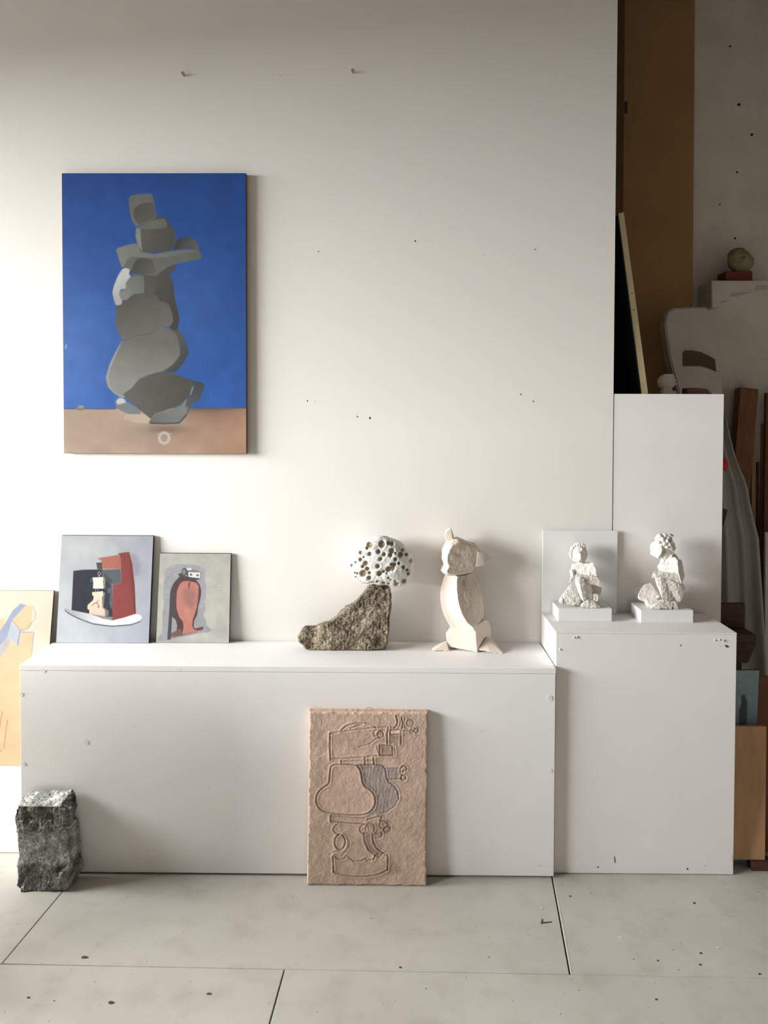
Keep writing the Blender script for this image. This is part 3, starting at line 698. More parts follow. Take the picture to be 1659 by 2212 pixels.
# --- clay relief leaning against the bench front
cv = Canvas([(228, 172), (1400, 185), (1385, 1912), (195, 1890)], 300, 432, 0.70)
cv.fill(lambda c: np.broadcast_to(c.col((167, 146, 131)), c.rgb.shape)*(1+0.10*c.noise(150, 1)[..., None]+0.06*c.noise(30, 8)[..., None]))
gray = [(700,705),(960,700),(985,740),(1130,738),(1140,842),(1005,852),(1060,900),(1105,960),(1112,1040),(1080,1110),(1000,1172),(900,1192),(815,1192),(880,1090),(880,1010),(830,945),(760,905),(745,800)]
G = [([(440,720),(470,700),(560,697),(700,705),(730,735),(745,800),(760,905),(830,945),(875,1000),(885,1070),(865,1140),(800,1190),(700,1205),(560,1195),(430,1185),(340,1150),(295,1080),(295,1020),(320,960),(380,915),(425,890),(430,820)], True, 1.0),
 ([(700,705),(960,700),(985,760),(1000,870),(1060,900),(1105,960),(1112,1040)], False, .7), ([(1112,1040),(1080,1110),(1000,1172),(900,1192)], False, .35),
 ([(437,385),(433,520),(440,655)], False, 1), ([(437,388),(560,368),(760,347),(890,332),(1010,326)], False, .6), ([(545,362),(590,315),(640,297),(720,285),(830,292),(890,330)], False, .7), ([(640,340),(700,310),(760,300)], False, .5),
 ([(445,640),(560,640),(760,627),(900,610),(1080,618)], False, .6), ([(545,655),(545,692)], False, .7), ([(545,665),(770,660)], False, .4), ([(780,630),(780,702)], False, 1), ([(865,632),(872,700)], False, 1), ([(785,660),(860,658)], False, .6),
 ([(1012,335),(1000,400),(1003,492)], False, .9), ([(1030,360),(1135,355),(1138,402),(1030,402)], True, .9), ([(925,510),(1052,512),(1058,612),(930,606)], True, .9), ([(1070,515),(1078,600)], False, .7), ([(900,520),(925,600)], False, .5), ([(1138,410),(1138,500)], False, .8),
 (circ(935, 402, 28, 34), False, .8), (circ(885, 385, 16, 30, a0=60, a1=300), False, .5), ([(1090,215),(1105,270),(1095,310),(1070,335)], False, .9), ([(1145,228),(1158,285),(1148,340)], False, .9), ([(1175,240),(1170,325),(1272,326)], False, .6), (circ(1228, 285, 34, 30), False, .5), (circ(1290, 362, 20, 24), False, .8), (circ(1245, 372, 16, 16), False, .5), ([(1145,362),(1225,370)], False, .6),
 ([(720,527),(820,500),(880,450),(930,430)], False, .35),
 ([(985,740),(1132,738),(1142,845),(1010,852)], False, .6), (circ(1166, 740, 28, 26, a0=-170, a1=120), False, .9), (circ(1160, 832, 26, 26, a0=-120, a1=180), False, .9), ([(1158,765),(1150,808)], False, .7),
 ([(440,1203),(440,1258),(560,1275),(775,1290)], False, 1), ([(440,1203),(600,1220),(780,1236)], False, .7), ([(800,1245),(850,1235),(915,1212)], False, .8), ([(910,1200),(950,1225),(930,1255)], False, .6),
 (circ(775, 1340, 48, 44, a0=60, a1=330), False, .8), (circ(830, 1330, 44, 50, a0=150, a1=400), False, .5), (circ(965, 1300, 40, 40), False, .7), (circ(1000, 1345, 34, 28), False, .7), (circ(905, 1395, 44, 34, a0=-40, a1=190), False, .7), ([(925,1250),(1000,1270),(1028,1300),(1015,1350)], False, .5),
 ([(515,1285),(475,1315),(460,1345),(485,1372),(520,1392)], False, .9), (circ(530, 1465, 52, 74), False, 1), ([(560,1400),(610,1420),(628,1470),(612,1530),(570,1575),(545,1605)], False, .6), ([(470,1560),(540,1550)], False, .5),
 ([(768,1380),(775,1460),(810,1540),(880,1600)], False, 1), ([(850,1385),(862,1470),(900,1535),(960,1580)], False, .9), ([(880,1600),(865,1650)], False, .7),
 ([(468,1600),(520,1640),(575,1630),(590,1600),(630,1625),(665,1660),(740,1655),(780,1630),(800,1655),(860,1640),(880,1600),(920,1625),(960,1575),(1000,1600)], False, .7), ([(458,1610),(465,1690),(465,1760)], False, .9), ([(1005,1595),(1005,1680),(1000,1748)], False, .9), ([(465,1760),(560,1800),(740,1815),(900,1800),(1000,1748)], False, .9)]
H = np.zeros_like(cv.x)
ag = cv.alpha_poly(gray, 10)
cv.poly(gray, (146,134,125), 8, var=0.10, nz=40)
hat = 0.5+0.5*np.sin((cv.x*0.9+cv.y*0.12+12*cv.noise(60, 3))/5.0)
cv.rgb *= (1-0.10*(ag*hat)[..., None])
H -= 0.0005*ag*(0.5+hat)
cv.poly([(850,1290),(1010,1260),(1020,1360),(930,1420),(850,1400)], (140,124,112), 16); cv.poly([(775,1390),(850,1390),(880,1500),(960,1585),(880,1600),(800,1530)], (142,126,114), 8)
cv.poly([(1020,1640),(1150,1760),(1020,1800),(800,1840)], (146,126,112), 40)
cv.poly([(932,512),(1050,514),(1054,606),(936,604)], (146,122,110), 6, smooth=False); cv.poly([(1032,362),(1134,357),(1136,400),(1032,400)], (190,172,158), 5, smooth=False)
cv.poly([(1010,410),(1135,410),(1135,500),(1010,490)], (146,126,114), 8, smooth=False)
cv.poly([(330,960),(430,890),(450,720),(690,712),(750,905),(860,990),(870,1100),(790,1180),(560,1185),(350,1140),(300,1050)], (176,152,136), 12)
def chaikin(P, closed, it=2):
    P = [np.array(p, float) for p in P]
    for _ in range(it):
        Q = [] if closed else [P[0]]
        for i in range(len(P) if closed else len(P)-1):
            a_, b2 = P[i], P[(i+1) % len(P)]
            Q += [0.75*a_+0.25*b2, 0.25*a_+0.75*b2]
        if not closed: Q.append(P[-1])
        P = Q
    return P
for pts, closed, a in G:
    if len(pts) > 4 and len(pts) < 14 or (closed and len(pts) > 4): pts = chaikin(pts, closed)
    d, sg = cv.dist_line(pts, closed, 50)
    wob = 1+0.4*cv.noise(25, 6)
    H -= a*0.0026*np.exp(-(d/7.0)**2)*wob
    H += a*0.0015*np.exp(-((d-15)/8.0)**2)*np.where(d < 60, 1, 0)*wob
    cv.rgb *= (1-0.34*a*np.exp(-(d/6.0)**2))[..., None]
H += 0.0006*cv.noise(60, 11)+0.0004*cv.noise(18, 12)
u, v = np.meshgrid(np.linspace(0, 1, cv.nx), np.linspace(0, 1, cv.ny))
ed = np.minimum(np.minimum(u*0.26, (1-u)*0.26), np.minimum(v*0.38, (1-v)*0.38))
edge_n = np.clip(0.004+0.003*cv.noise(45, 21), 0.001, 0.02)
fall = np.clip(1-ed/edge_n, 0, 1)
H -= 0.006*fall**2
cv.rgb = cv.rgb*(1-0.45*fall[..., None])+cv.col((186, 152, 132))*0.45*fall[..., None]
rel = root('clay_relief', PZ(793, 1914, 0), 'pinkish brown clay relief slab leaning against the front of the bench', 'relief')
YRT = YB-0.030
qb = PZ(662.5, 1913, 0), PZ(921, 1915, 0)
yb_ = (qb[0].y+qb[1].y)/2
TLp, TRp = PY(668, 1537, YRT), PY(924, 1540, YRT)
zt_ = (TLp.z+TRp.z)/2
TLp, TRp, BRp, BLp = Vector((TLp.x, YRT, zt_)), Vector((TRp.x, YRT, zt_)), Vector((qb[1].x, yb_, 0.001)), Vector((qb[0].x, yb_, 0.001))
nn = (TRp-TLp).cross(BLp-TLp).normalized(); nn = nn if nn.y < 0 else -nn
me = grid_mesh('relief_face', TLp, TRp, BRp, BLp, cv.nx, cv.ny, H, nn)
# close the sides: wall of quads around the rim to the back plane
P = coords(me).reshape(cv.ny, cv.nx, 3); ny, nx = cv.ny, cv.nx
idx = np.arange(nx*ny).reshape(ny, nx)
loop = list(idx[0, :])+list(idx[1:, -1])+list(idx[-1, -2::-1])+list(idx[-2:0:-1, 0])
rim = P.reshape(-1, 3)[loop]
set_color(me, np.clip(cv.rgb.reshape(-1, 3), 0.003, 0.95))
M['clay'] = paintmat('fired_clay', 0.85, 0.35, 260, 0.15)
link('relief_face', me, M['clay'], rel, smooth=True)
jit = 0.0012*fbm3(rim, 90, 2)
cen = P.reshape(-1, 3).mean(0)
out = rim-cen; out -= np.outer(out@np.array(nn), np.array(nn)); out /= np.linalg.norm(out, axis=1)[:, None]
mid = rim-np.array(nn)*0.010+out*(0.0012+jit)[:, None]; mid[:, 2] = np.maximum(mid[:, 2], 0.0)
bk = rim-np.array(nn)*0.024; bk[:, 2] = np.maximum(bk[:, 2], 0.0)
n = len(loop)
vv = np.concatenate([rim, mid, bk]); ff = []
for i in range(n):
    j = (i+1) % n
    ff += [(i, j, n+j, n+i), (n+i, n+j, 2*n+j, 2*n+i)]
ff.append(tuple(range(2*n, 3*n)))
M['clay_edge'] = mat('clay_edge', (196, 164, 146), 0.9, 0.15, 40, 0.4, 120)
link('slab', mesh('slab', vv, ff), M['clay_edge'], rel)
bm = bmesh.new(); w0 = PY(797, 1535, YRT+0.012)
add_tube(bm, [w0+Vector((0.012*math.cos(a), 0.002, 0.009*math.sin(a))) for a in np.linspace(-0.3, math.pi+0.3, 12)], 0.0011, 6)
M['wire'] = mat('wire', (170, 160, 145), 0.4, 0.05)
link('wire_loop', bm_mesh('wire_loop', bm), M['wire'], rel)

# ------------------------------------------------------------------ stones and sculptures
def finish(o, m, disp=None, parent=None, smooth=True, col=None):
    me = o.data
    if disp is not None:
        c, n_ = coords(me), normals(me)
        set_coords(me, c+n_*disp(c, n_)[:, None])
    if col is not None: set_color(me, col(coords(me), normals(me)))
    me.materials.clear(); me.materials.append(m)
    me.polygons.foreach_set('use_smooth', [smooth]*len(me.polygons)); me.update()
    if parent: child(o, parent)
    return o
def rest(o, z):
    c = coords(o.data); c[:, 2] = np.maximum(c[:, 2], z); set_coords(o.data, c)
def solid(name, bm, voxel, smooth_it=0, dec=None):
    bmesh.ops.recalc_face_normals(bm, faces=list(bm.faces))
    o = link(name, bm_mesh(name, bm))
    mods = [('REMESH', dict(mode='VOXEL', voxel_size=voxel))]
    if smooth_it: mods.append(('SMOOTH', dict(factor=0.5, iterations=smooth_it)))
    if dec: mods.append(('DECIMATE', dict(ratio=dec)))
    return bake(o, *mods)

# --- granite block on the floor
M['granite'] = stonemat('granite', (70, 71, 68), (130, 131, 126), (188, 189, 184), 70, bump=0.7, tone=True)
c8 = crop(0, 1680, 5.53)
yf = PZ(*c8(450, 1366), 0).y
ybk = YB-0.012
def W8(x, y, Y): return PY(*c8(x, y), Y)
front = [(165,395),(205,338),(430,332),(690,322),(735,350),(752,560),(795,640),(802,800),(832,950),(850,1100),(835,1290),(640,1345),(460,1366),(250,1360),(185,1290),(198,1050),(188,700),(165,640),(158,500)]
P3 = [W8(x, y, yf+0.004) for x, y in front]
x_l, x_r = min(p.x for p in P3), max(p.x for p in P3)
zt8 = W8(430, 334, yf).z
bm = bmesh.new()
# stacked cross-sections so the outline can wander as in the photo
rows = [(1366, 250, 770), (1290, 184, 838), (1100, 195, 850), (950, 198, 834), (800, 192, 806), (690, 186, 800), (640, 165, 795), (500, 158, 752), (395, 163, 740), (338, 200, 715)]
sec = []
for y, xa, xb in rows:
    a, b_ = W8(xa, y, yf), W8(xb, y, yf); z = max(a.z, 0) if y < 1360 else 0.0
    inset = 0.006 if y in (950, 800, 690) else 0.0
    sec.append([(a.x, yf+inset, z), (b_.x, yf+inset, z), (b_.x+0.006, ybk, z+(0.012 if y == 338 else 0)), (a.x+0.004, ybk, z+(0.012 if y == 338 else 0))])
sv = [[bm.verts.new(p) for p in s] for s in sec]
for A, B in zip(sv, sv[1:]):
    for k in range(4): bm.faces.new((A[k], A[(k+1) % 4], B[(k+1) % 4], B[k]))
bm.faces.new(sv[0][::-1]); bm.faces.new(sv[-1])
o = solid('granite_block', bm, 0.0026, 7)
zs = [W8(300, 650, yf).z, W8(300, 1040, yf).z]
def dsp(c, n_):
    z = c[:, 2]
    rough = np.where(z > zs[0], 1.0, np.where(z > zs[1]-0.02*np.sin((c[:, 0]-x_l)*20), 0.16, 0.75))
    rough = np.where(n_[:, 2] > 0.6, 0.35, rough)
    base = 0.0060*fbm3(c, 26, 2, 3)
    st = c.copy(); st[:, 2] *= 0.5
    chips = -np.abs(fbm3(st, 110, 3, 9))*0.0085
    pits = -0.004*np.clip(vn3(c, 170, 4)-0.55, 0, 1)/0.45
    return base*(0.4+rough)+rough*chips+pits*(1-0.5*rough)-(0.001)
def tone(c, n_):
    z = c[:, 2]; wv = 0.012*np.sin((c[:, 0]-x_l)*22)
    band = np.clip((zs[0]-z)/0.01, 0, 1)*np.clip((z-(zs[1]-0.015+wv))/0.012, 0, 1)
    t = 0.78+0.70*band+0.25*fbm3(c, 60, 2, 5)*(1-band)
    t = np.where(n_[:, 2] > 0.55, 2.3, t)  # upward faces much paler: light from above painted into the colour
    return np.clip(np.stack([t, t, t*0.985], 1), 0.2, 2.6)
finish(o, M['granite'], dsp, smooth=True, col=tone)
c = coords(o.data); c[:, 1] = np.minimum(c[:, 1], YB-0.003); set_coords(o.data, c); rest(o, 0.0)
c = coords(o.data); c[:, 2] -= c[:, 2].min(); set_coords(o.data, c)
tag(o, 'rough grey granite block standing on the floor before the bench', 'stone')

# --- wedge stone
M['wedge'] = stonemat('brown_grey_stone', (66, 60, 52), (132, 119, 102), (192, 177, 156), 60, bump=0.7)
c3 = crop(620, 1140, 5.925)
yf = PZ(*c3(700, 1572), BZ).y-0.004
out = [(1030,778),(1180,770),(1312,782),(1326,830),(1326,1000),(1312,1200),(1292,1430),(1296,1500),(1272,1560),(1050,1576),(550,1576),(250,1576),(200,1550),(146,1470),(135,1410),(160,1350),(230,1315),(300,1312),(400,1278),(500,1245),(640,1138),(760,1048),(860,975),(940,880)]
def W3(x, y, Y): return PY(*c3(x, y), Y)
bm = bmesh.new(); n = len(out); rings = []
cx, cy = 900, 1250
for Y, k in ((yf, 0.965), (yf+0.010, 1.0), (yf+0.062, 0.985), (yf+0.074, 0.93)):
    rings.append([bm.verts.new(W3(cx+(x-cx)*k, cy+(y-cy)*k, yf)+Vector((0, Y-yf, 0))) for x, y in out])
for A, B in zip(rings, rings[1:]):
    for k in range(n): bm.faces.new((A[k], A[(k+1) % n], B[(k+1) % n], B[k]))
bm.faces.new(rings[0]); bm.faces.new(rings[-1][::-1])
o = solid('wedge_stone', bm, 0.0022, 2)
def dsp(c, n_):
    d = 0.005*fbm3(c, 30, 2, 5)-0.0045*np.abs(fbm3(c, 95, 3, 2))+0.0012*fbm3(c, 260, 2, 8)
    # conchoidal scar near the lower right of the face
    p = W3(1230, 1220, yf); r = np.hypot(c[:, 0]-p.x, c[:, 2]-p.z)
    d -= 0.006*np.clip(1-r/0.045, 0, 1)*(n_[:, 1] < -0.3)
    return d*np.where(n_[:, 2] < -0.7, 0.1, 1)
finish(o, M['wedge'], dsp)
c = coords(o.data); c[:, 1] = np.minimum(c[:, 1], YW-0.004); c[:, 2] += BZ-c[:, 2].min(); set_coords(o.data, c)
wz = np.percentile(c[:, 2], 99.7); wtop = c[:, 2].max()
tag(o, 'brown-grey wedge shaped stone on the bench carrying the white holed rock', 'stone')

# --- white holed rock
M['pumice'] = paintmat('chalky_white_rock', 0.95, 0.5, 300, 0.1)
oc = [(770,560),(800,470),(850,360),(940,280),(1020,210),(1140,162),(1200,155),(1330,200),(1440,240),(1530,320),(1590,400),(1615,500),(1607,600),(1575,700),(1540,785),(1440,812),(1340,798),(1250,775),(1100,772),(1000,775),(930,748),(850,700),(790,640)]
ccx, ccy = 1195, 490
yc = yf+0.030
cen = np.array(W3(ccx, ccy, yc))
mm = (W3(ccx+100, ccy, yc)-W3(ccx, ccy, yc)).x/100
ang = np.array([math.atan2(-(y-ccy), x-ccx) for x, y in oc]); rad = np.array([math.hypot(x-ccx, y-ccy) for x, y in oc])*mm
srt = np.argsort(ang); ang, rad = ang[srt], rad[srt]
ang = np.concatenate([ang-2*math.pi, ang, ang+2*math.pi]); rad = np.tile(rad, 3)
bm = bmesh.new(); bmesh.ops.create_icosphere(bm, subdivisions=7, radius=1.0)
me = bm_mesh('holed_rock', bm)
d = coords(me)
th = np.arctan2(d[:, 2], d[:, 0]); R = np.interp(th, ang, rad)
DY = 0.062
rho = np.hypot(d[:, 0], d[:, 2])
prof = np.clip(rho, 0, 1)**0.75
p = np.stack([np.cos(th)*R*prof, np.sign(d[:, 1])*np.abs(d[:, 1])**0.85*DY, np.sin(th)*R*prof], 1)
nrm_ = d/np.array([0.1, 0.062, 0.08]); nrm_ /= np.linalg.norm(nrm_, axis=1)[:, None]
p += nrm_*(0.004*fbm3(p, 28, 2, 1)+0.0010*fbm3(p, 140, 2, 4))[:, None]
# facet: a soft vertical ridge splitting the lit left from the right
holes = [(1065,250,40),(1030,290,20),(950,350,24),(1065,360,27),(948,435,26),(885,475,14),(835,522,20),(880,610,13),(908,615,17),(888,668,14),(1015,480,34),(978,520,22),(1035,548,28),(1060,600,22),(985,610,46),(1055,668,30),(1168,512,29),(1190,605,35),(1240,580,20),(1220,240,44),(1175,330,28),(1245,362,24),(1200,420,26),(1345,320,36),(1325,370,27),(1300,230,22),(1390,425,24),(1375,490,27),(1305,550,36),(1355,540,32),(1340,490,20),(1432,480,19),(1452,372,36),(1475,322,22),(1525,380,20),(1585,465,28),(1490,530,24),(1535,570,20),(1550,620,20),(1300,662,16),(1330,685,13),(1385,705,14),(1400,755,34),(1235,740,24),(1160,718,20),(1300,752,16),(1495,715,32),(1100,745,15),(1345,240,28),(1390,350,16),(990,400,12),(1280,600,15)]
hx = np.array([(x-ccx)*mm for x, y, r in holes]); hz = np.array([-(y-ccy)*mm for x, y, r in holes]); hr = np.array([r*mm for x, y, r in holes])*1.05
rr = np.random.RandomState(3)
dep = np.zeros(len(p)); frontside = p[:, 1] < 0.012
for a, b_, r in zip(hx, hz, hr):
    w = np.hypot(p[:, 0]-a, p[:, 2]-b_)/r
    dep = np.maximum(dep, np.where(frontside, (1-np.clip((w-0.72)/0.38, 0, 1)**1.0)*min(r*2.2, 0.011), 0))
extra = rr.normal(size=(70, 3)); extra /= np.linalg.norm(extra, axis=1)[:, None]
for e in extra:
    if e[1] < 0.15 : continue
    w = np.arccos(np.clip(d@e, -1, 1))/rr.uniform(0.05, 0.11)
    dep = np.maximum(dep, (1-np.clip((w-0.7)/0.4, 0, 1))*0.009)
mv = np.stack([nrm_[:, 0]*0.35, nrm_[:, 1]*1.0, nrm_[:, 2]*0.35], 1)
p2 = p-mv*dep[:, None]
p2 += cen
set_coords(me, p2)
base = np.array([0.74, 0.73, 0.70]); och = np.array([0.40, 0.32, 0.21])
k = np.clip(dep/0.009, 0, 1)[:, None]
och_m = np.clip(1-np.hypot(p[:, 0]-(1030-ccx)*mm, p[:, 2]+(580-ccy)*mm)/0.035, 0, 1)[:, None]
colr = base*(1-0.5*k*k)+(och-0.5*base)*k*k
colr = colr*(1-0.10*och_m)+0.10*och_m*np.array([0.75, 0.6, 0.4])
set_color(me, np.clip(colr*(1+0.05*fbm3(p, 60, 2)[:, None]), 0, 0.9))
o = link('holed_rock', me, M['pumice'], smooth=True)
c = coords(me); sel = (np.abs(c[:, 0]-W3(1170, 780, yf).x) < 0.03)
c[:, 1] = np.minimum(c[:, 1], YW-0.003)
c[:, 2] += (wtop-0.0015)-c[sel][:, 2].min()
set_coords(me, c)
tag(o, 'white rock full of round holes balanced on the wedge stone', 'rock')

# --- bird sculpture
M['plaster'] = mat('pink_plaster', (0.78, 0.665, 0.575), 0.9, 0.05, 25, 0.25, 150, srgb=False)
cb = crop(920, 1130, 7.374)
yb0 = PZ(*cb(820, 2062), BZ).y
def WB(x, y, dpt): return PY(*cb(x, y), yb0)+Vector((0, dpt, 0))
bird = root('bird_sculpture', WB(650, 2050, 0.03), 'pinkish plaster bird sculpture with beak and crest on the bench', 'sculpture')
# base: block turned so one vertical edge faces the viewer
bm = bmesh.new()
add_hull(bm, [WB(322,1800,.035), WB(430,1738,.0273), WB(345,1890,.0333), WB(362,2015,.032), WB(790,1640,.002), WB(820,2062,0), WB(960,1600,.043), WB(1000,1602,.0556), WB(1040,1650,.068), WB(1095,1750,.085), WB(1095,2015,.085), WB(420,2000,.085), WB(420,1740,.085)])
o = solid('base_block', bm, 0.0025, 1, 0.12); finish(o, M['plaster'], lambda c, n_: 0.0006*fbm3(c, 60, 2), bird, smooth=False); rest(o, BZ)
bm = bmesh.new(); add_hull(bm, [WB(345,1888,.035), WB(362,2020,.02), WB(78,2003,.02), WB(110,2022,.008), WB(380,2030,.012), WB(200,1985,.06), WB(345,1950,.06)])
o = solid('foot', bm, 0.0025, 1, 0.2); finish(o, M['plaster'], None, bird, smooth=False)
bm = bmesh.new(); add_hull(bm, [WB(985,1908,.045), WB(1100,1962,.05), WB(1240,2105,-.014), WB(1215,2112,-.016), WB(822,2064,.0), WB(1150,2050,.04), WB(1000,2075,-.010), WB(1095,1990,.075)])
o = solid('foot', bm, 0.0025, 1, 0.2); finish(o, M['plaster'], None, bird, smooth=False)
for o in bird.children:
    if o.name.startswith('foot'):
        c = coords(o.data); c[:, 2] += BZ-c[:, 2].min(); set_coords(o.data, c)
# body: lofted slices with a front ridge
ys = np.linspace(845, 1745, 26)
li = lambda pts, y: np.interp(y, [q[1] for q in pts], [q[0] for q in pts])
Ls = [(330,850),(282,960),(247,1100),(240,1250),(260,1400),(300,1530),(360,1650),(425,1745)]
Rs = [(775,845),(850,970),(910,1110),(945,1250),(962,1400),(955,1560),(940,1620),(800,1745)]
Ms = [(490,845),(478,980),(490,1150),(520,1300),(572,1430),(642,1550),(740,1640),(780,1745)]
bm = bmesh.new(); rings = []
for y in ys:
    xl, xr, xm = li(Ls, y), li(Rs, y), li(Ms, y)
    wd = (xr-xl)*0.000206
    dm = 0.052-wd*0.60
    ring = []
    for t in np.linspace(0, 1, 7):      # smooth convex left face up to the ridge
        x = xl+(xm-xl)*math.sin(t*math.pi/2)**0.9 if t > 0 else xl
        dd = 0.052+(dm-0.052)*(1-math.cos(t*math.pi/2))**0.75
        ring.append(WB(x, y, dd))
    for t in (0.2, 0.4, 0.6, 0.8, 1.0):  # flatter right face going back
        ring.append(WB(xm+(xr-xm)*t**0.8, y, dm+(0.06-dm)*t**1.25))
    for t in (0.25, 0.5, 0.75):
        a = math.pi*t
        ring.append(WB((xl+xr)/2+(xr-xl)/2*math.cos(a), y, 0.056+wd*0.42*math.sin(a)))
    rings.append([bm.verts.new(q) for q in ring])
n = len(rings[0])
for A, B in zip(rings, rings[1:]):
    for k in range(n): bm.faces.new((A[k], A[(k+1) % n], B[(k+1) % n], B[k]))
bm.faces.new(rings[0][::-1]); bm.faces.new(rings[-1])
o = solid('body', bm, 0.002, 1)
def dsp(c, n_):
    xm_ = np.interp(-c[:, 2], [-WB(0, y, 0).z for y in ys], [WB(li(Ms, y), y, 0).x for y in ys])
    st = c.copy(); st[:, 2] *= 0.35
    r = np.clip((c[:, 0]-xm_)/0.004, 0, 1)
    return r*(0.0028*fbm3(st, 70, 2, 3)-0.002*np.abs(fbm3(st, 140, 2, 6))-0.0008)+0.0003*fbm3(c, 100, 2)
finish(o, M['plaster'], dsp, bird)
# head
bm = bmesh.new()
hd = [(440,275),(490,266),(560,280),(700,335),(820,385),(852,412),(855,470),(840,560),(800,690),(782,760),(720,822),(560,842),(400,852),(335,842),(275,815),(252,775),(300,705),(268,600),(275,480),(320,370),(370,310)]
hc = np.array((560, 590))
def ringd(k, dpt, sx=0, sl=1.0): return [bm.verts.new(WB(*(hc+(np.array(q)-hc)*k+np.array((sx, 0))), dpt+sl*0.022*(q[0]-560)/300)) for q in hd]
rings = [ringd(0.86, 0.004, 28), ringd(0.97, 0.012, 8), ringd(1.0, 0.034, 0, 0.6), ringd(1.0, 0.068, 0, 0.2), ringd(0.9, 0.09, 0, 0)]
n = len(hd)
for A, B in zip(rings, rings[1:]):
    for k in range(n): bm.faces.new((A[k], A[(k+1) % n], B[(k+1) % n], B[k]))
bm.faces.new(rings[0]); bm.faces.new(rings[-1][::-1])
for a, b_, r in (((440,445),(500,400),.0022), ((500,400),(560,365),.002), ((620,350),(618,440),.0022), ((618,440),(625,500),.002), ((620,500),(595,575),.0022)):
    add_limb(bm, WB(*a, 0.004+0.022*(a[0]-560)/300), WB(*b_, 0.004+0.022*(b_[0]-560)/300), r, r)
o = solid('head', bm, 0.0019, 1)
def dsp(c, n_):
    e = WB(560, 505, 0); q = WB(470, 480, 0)
    d_ = 0.0022*fbm3(c, 55, 2, 7)-0.001*np.abs(fbm3(c, 140, 2, 2))
    d_ -= 0.0025*np.exp(-((c[:, 0]-e.x)**2+(c[:, 2]-e.z)**2)/0.00006)*(n_[:, 1] < -0.2)
    d_ -= 0.002*np.exp(-((c[:, 0]-q.x)**2*0.6+(c[:, 2]-q.z)**2)/0.00006)*(n_[:, 1] < -0.2)
    return d_
head = finish(o, M['plaster'], dsp, bird)
def sub(name, pts, dec=0.2):
    bm = bmesh.new(); add_hull(bm, pts)
    o = solid(name, bm, 0.0017, 1, dec); return finish(o, M['plaster'], lambda c, n_: 0.0006*fbm3(c, 90, 2), head, smooth=False)
sub('crest', [WB(x, y, dd) for x, y in ((332,300),(306,230),(330,150),(372,112),(412,105),(425,180),(446,285),(400,330)) for dd in (0.026, 0.046)]+[WB(475,275,0.05)])
sub('beak', [WB(x, y, dd) for x, y in ((835,468),(800,715),(855,480)) for dd in (0.02, 0.07)]+[WB(935,492,.025), WB(1055,580,.044), WB(938,702,.025), WB(938,702,.06), WB(935,495,.06)])

# --- blocks, back panel and clay figures on the plinth
def wood_block(fl, fr, zt_px, back, label):
    a, b_ = PZ(*fl, LZ), PZ(*fr, LZ)
    yy = (a.y+b_.y)/2; z1 = PY(fl[0], zt_px, yy).z
    o = box('wood_block', a.x, b_.x, yy, back, LZ, z1, M['block'], bevel=0.0015)
    return tag(o, label, 'block', 'figure blocks'), yy, z1
c5 = crop(1180, 1160, 10.37)
bx1, y1f, z1t = wood_block((1205.3, 1341.5), (1322.7, 1343.5), 1314.5, YW-0.024, 'flat white block under the smaller clay figure')
bx2, y2f, z2t = wood_block((1382.8, 1344), (1499, 1346.5), 1318, YW-0.024, 'flat white block under the curly haired clay figure')
pn = root('blank_canvas', PZ(1250, 1326, LZ), 'pale grey blank canvas board standing behind the smaller clay figure', 'canvas')
a, b_ = PY(1172.5, 1146, YW-0.013), PY(1334.5, 1148, YW-0.013)
bl = PZ(1170, 1326, LZ)
slab_from('board', (a.x, YW-0.013, a.z), (b_.x, YW-0.013, a.z), (b_.x-0.002, YW-0.019, LZ), (a.x-0.002, YW-0.019, LZ), Vector((0, 0.006, 0)), M['block'], pn, 0.0008)

M['figclay'] = mat('pale_clay', (0.78, 0.745, 0.68), 0.9, 0.06, 40, 0.2, 160, srgb=False)
def figure(name, crp, yc, zbase, build, label, dec):
    bm = bmesh.new()
    W = lambda x, y, dd: PY(*crp(x, y), yc)+Vector((0, dd, 0))
    def H(pts, d0, d1): add_hull(bm, [W(x, y, dd) for x, y in pts for dd in (d0, d1)])
    def H3(pts): add_hull(bm, [W(*q) for q in pts])
    def L(a, b_, ra, rb): add_limb(bm, W(*a), W(*b_), ra, rb)
    def B(x, y, dd, r): add_ball(bm, W(x, y, dd), r, 2)
    build(H, H3, L, B)
    bm.verts.ensure_lookup_table()
    o = solid(name, bm, 0.0013, 1)
    c, n_ = coords(o.data), normals(o.data)
    set_coords(o.data, c+n_*(0.0011*fbm3(c, 130, 2, 3)+0.0004*fbm3(c, 320, 1))[:, None])
    bake(o, ('DECIMATE', dict(ratio=dec)))
    finish(o, M['figclay'], None, None, smooth=False)
    c = coords(o.data); c[:, 2] += zbase-c[:, 2].min(); c[:, 2] = np.where(c[:, 2] < zbase+0.0015, zbase, c[:, 2]); c[:, 1] = np.minimum(c[:, 1], YW-0.022); set_coords(o.data, c)
    return tag(o, label, 'sculpture', 'clay figures on the plinth')
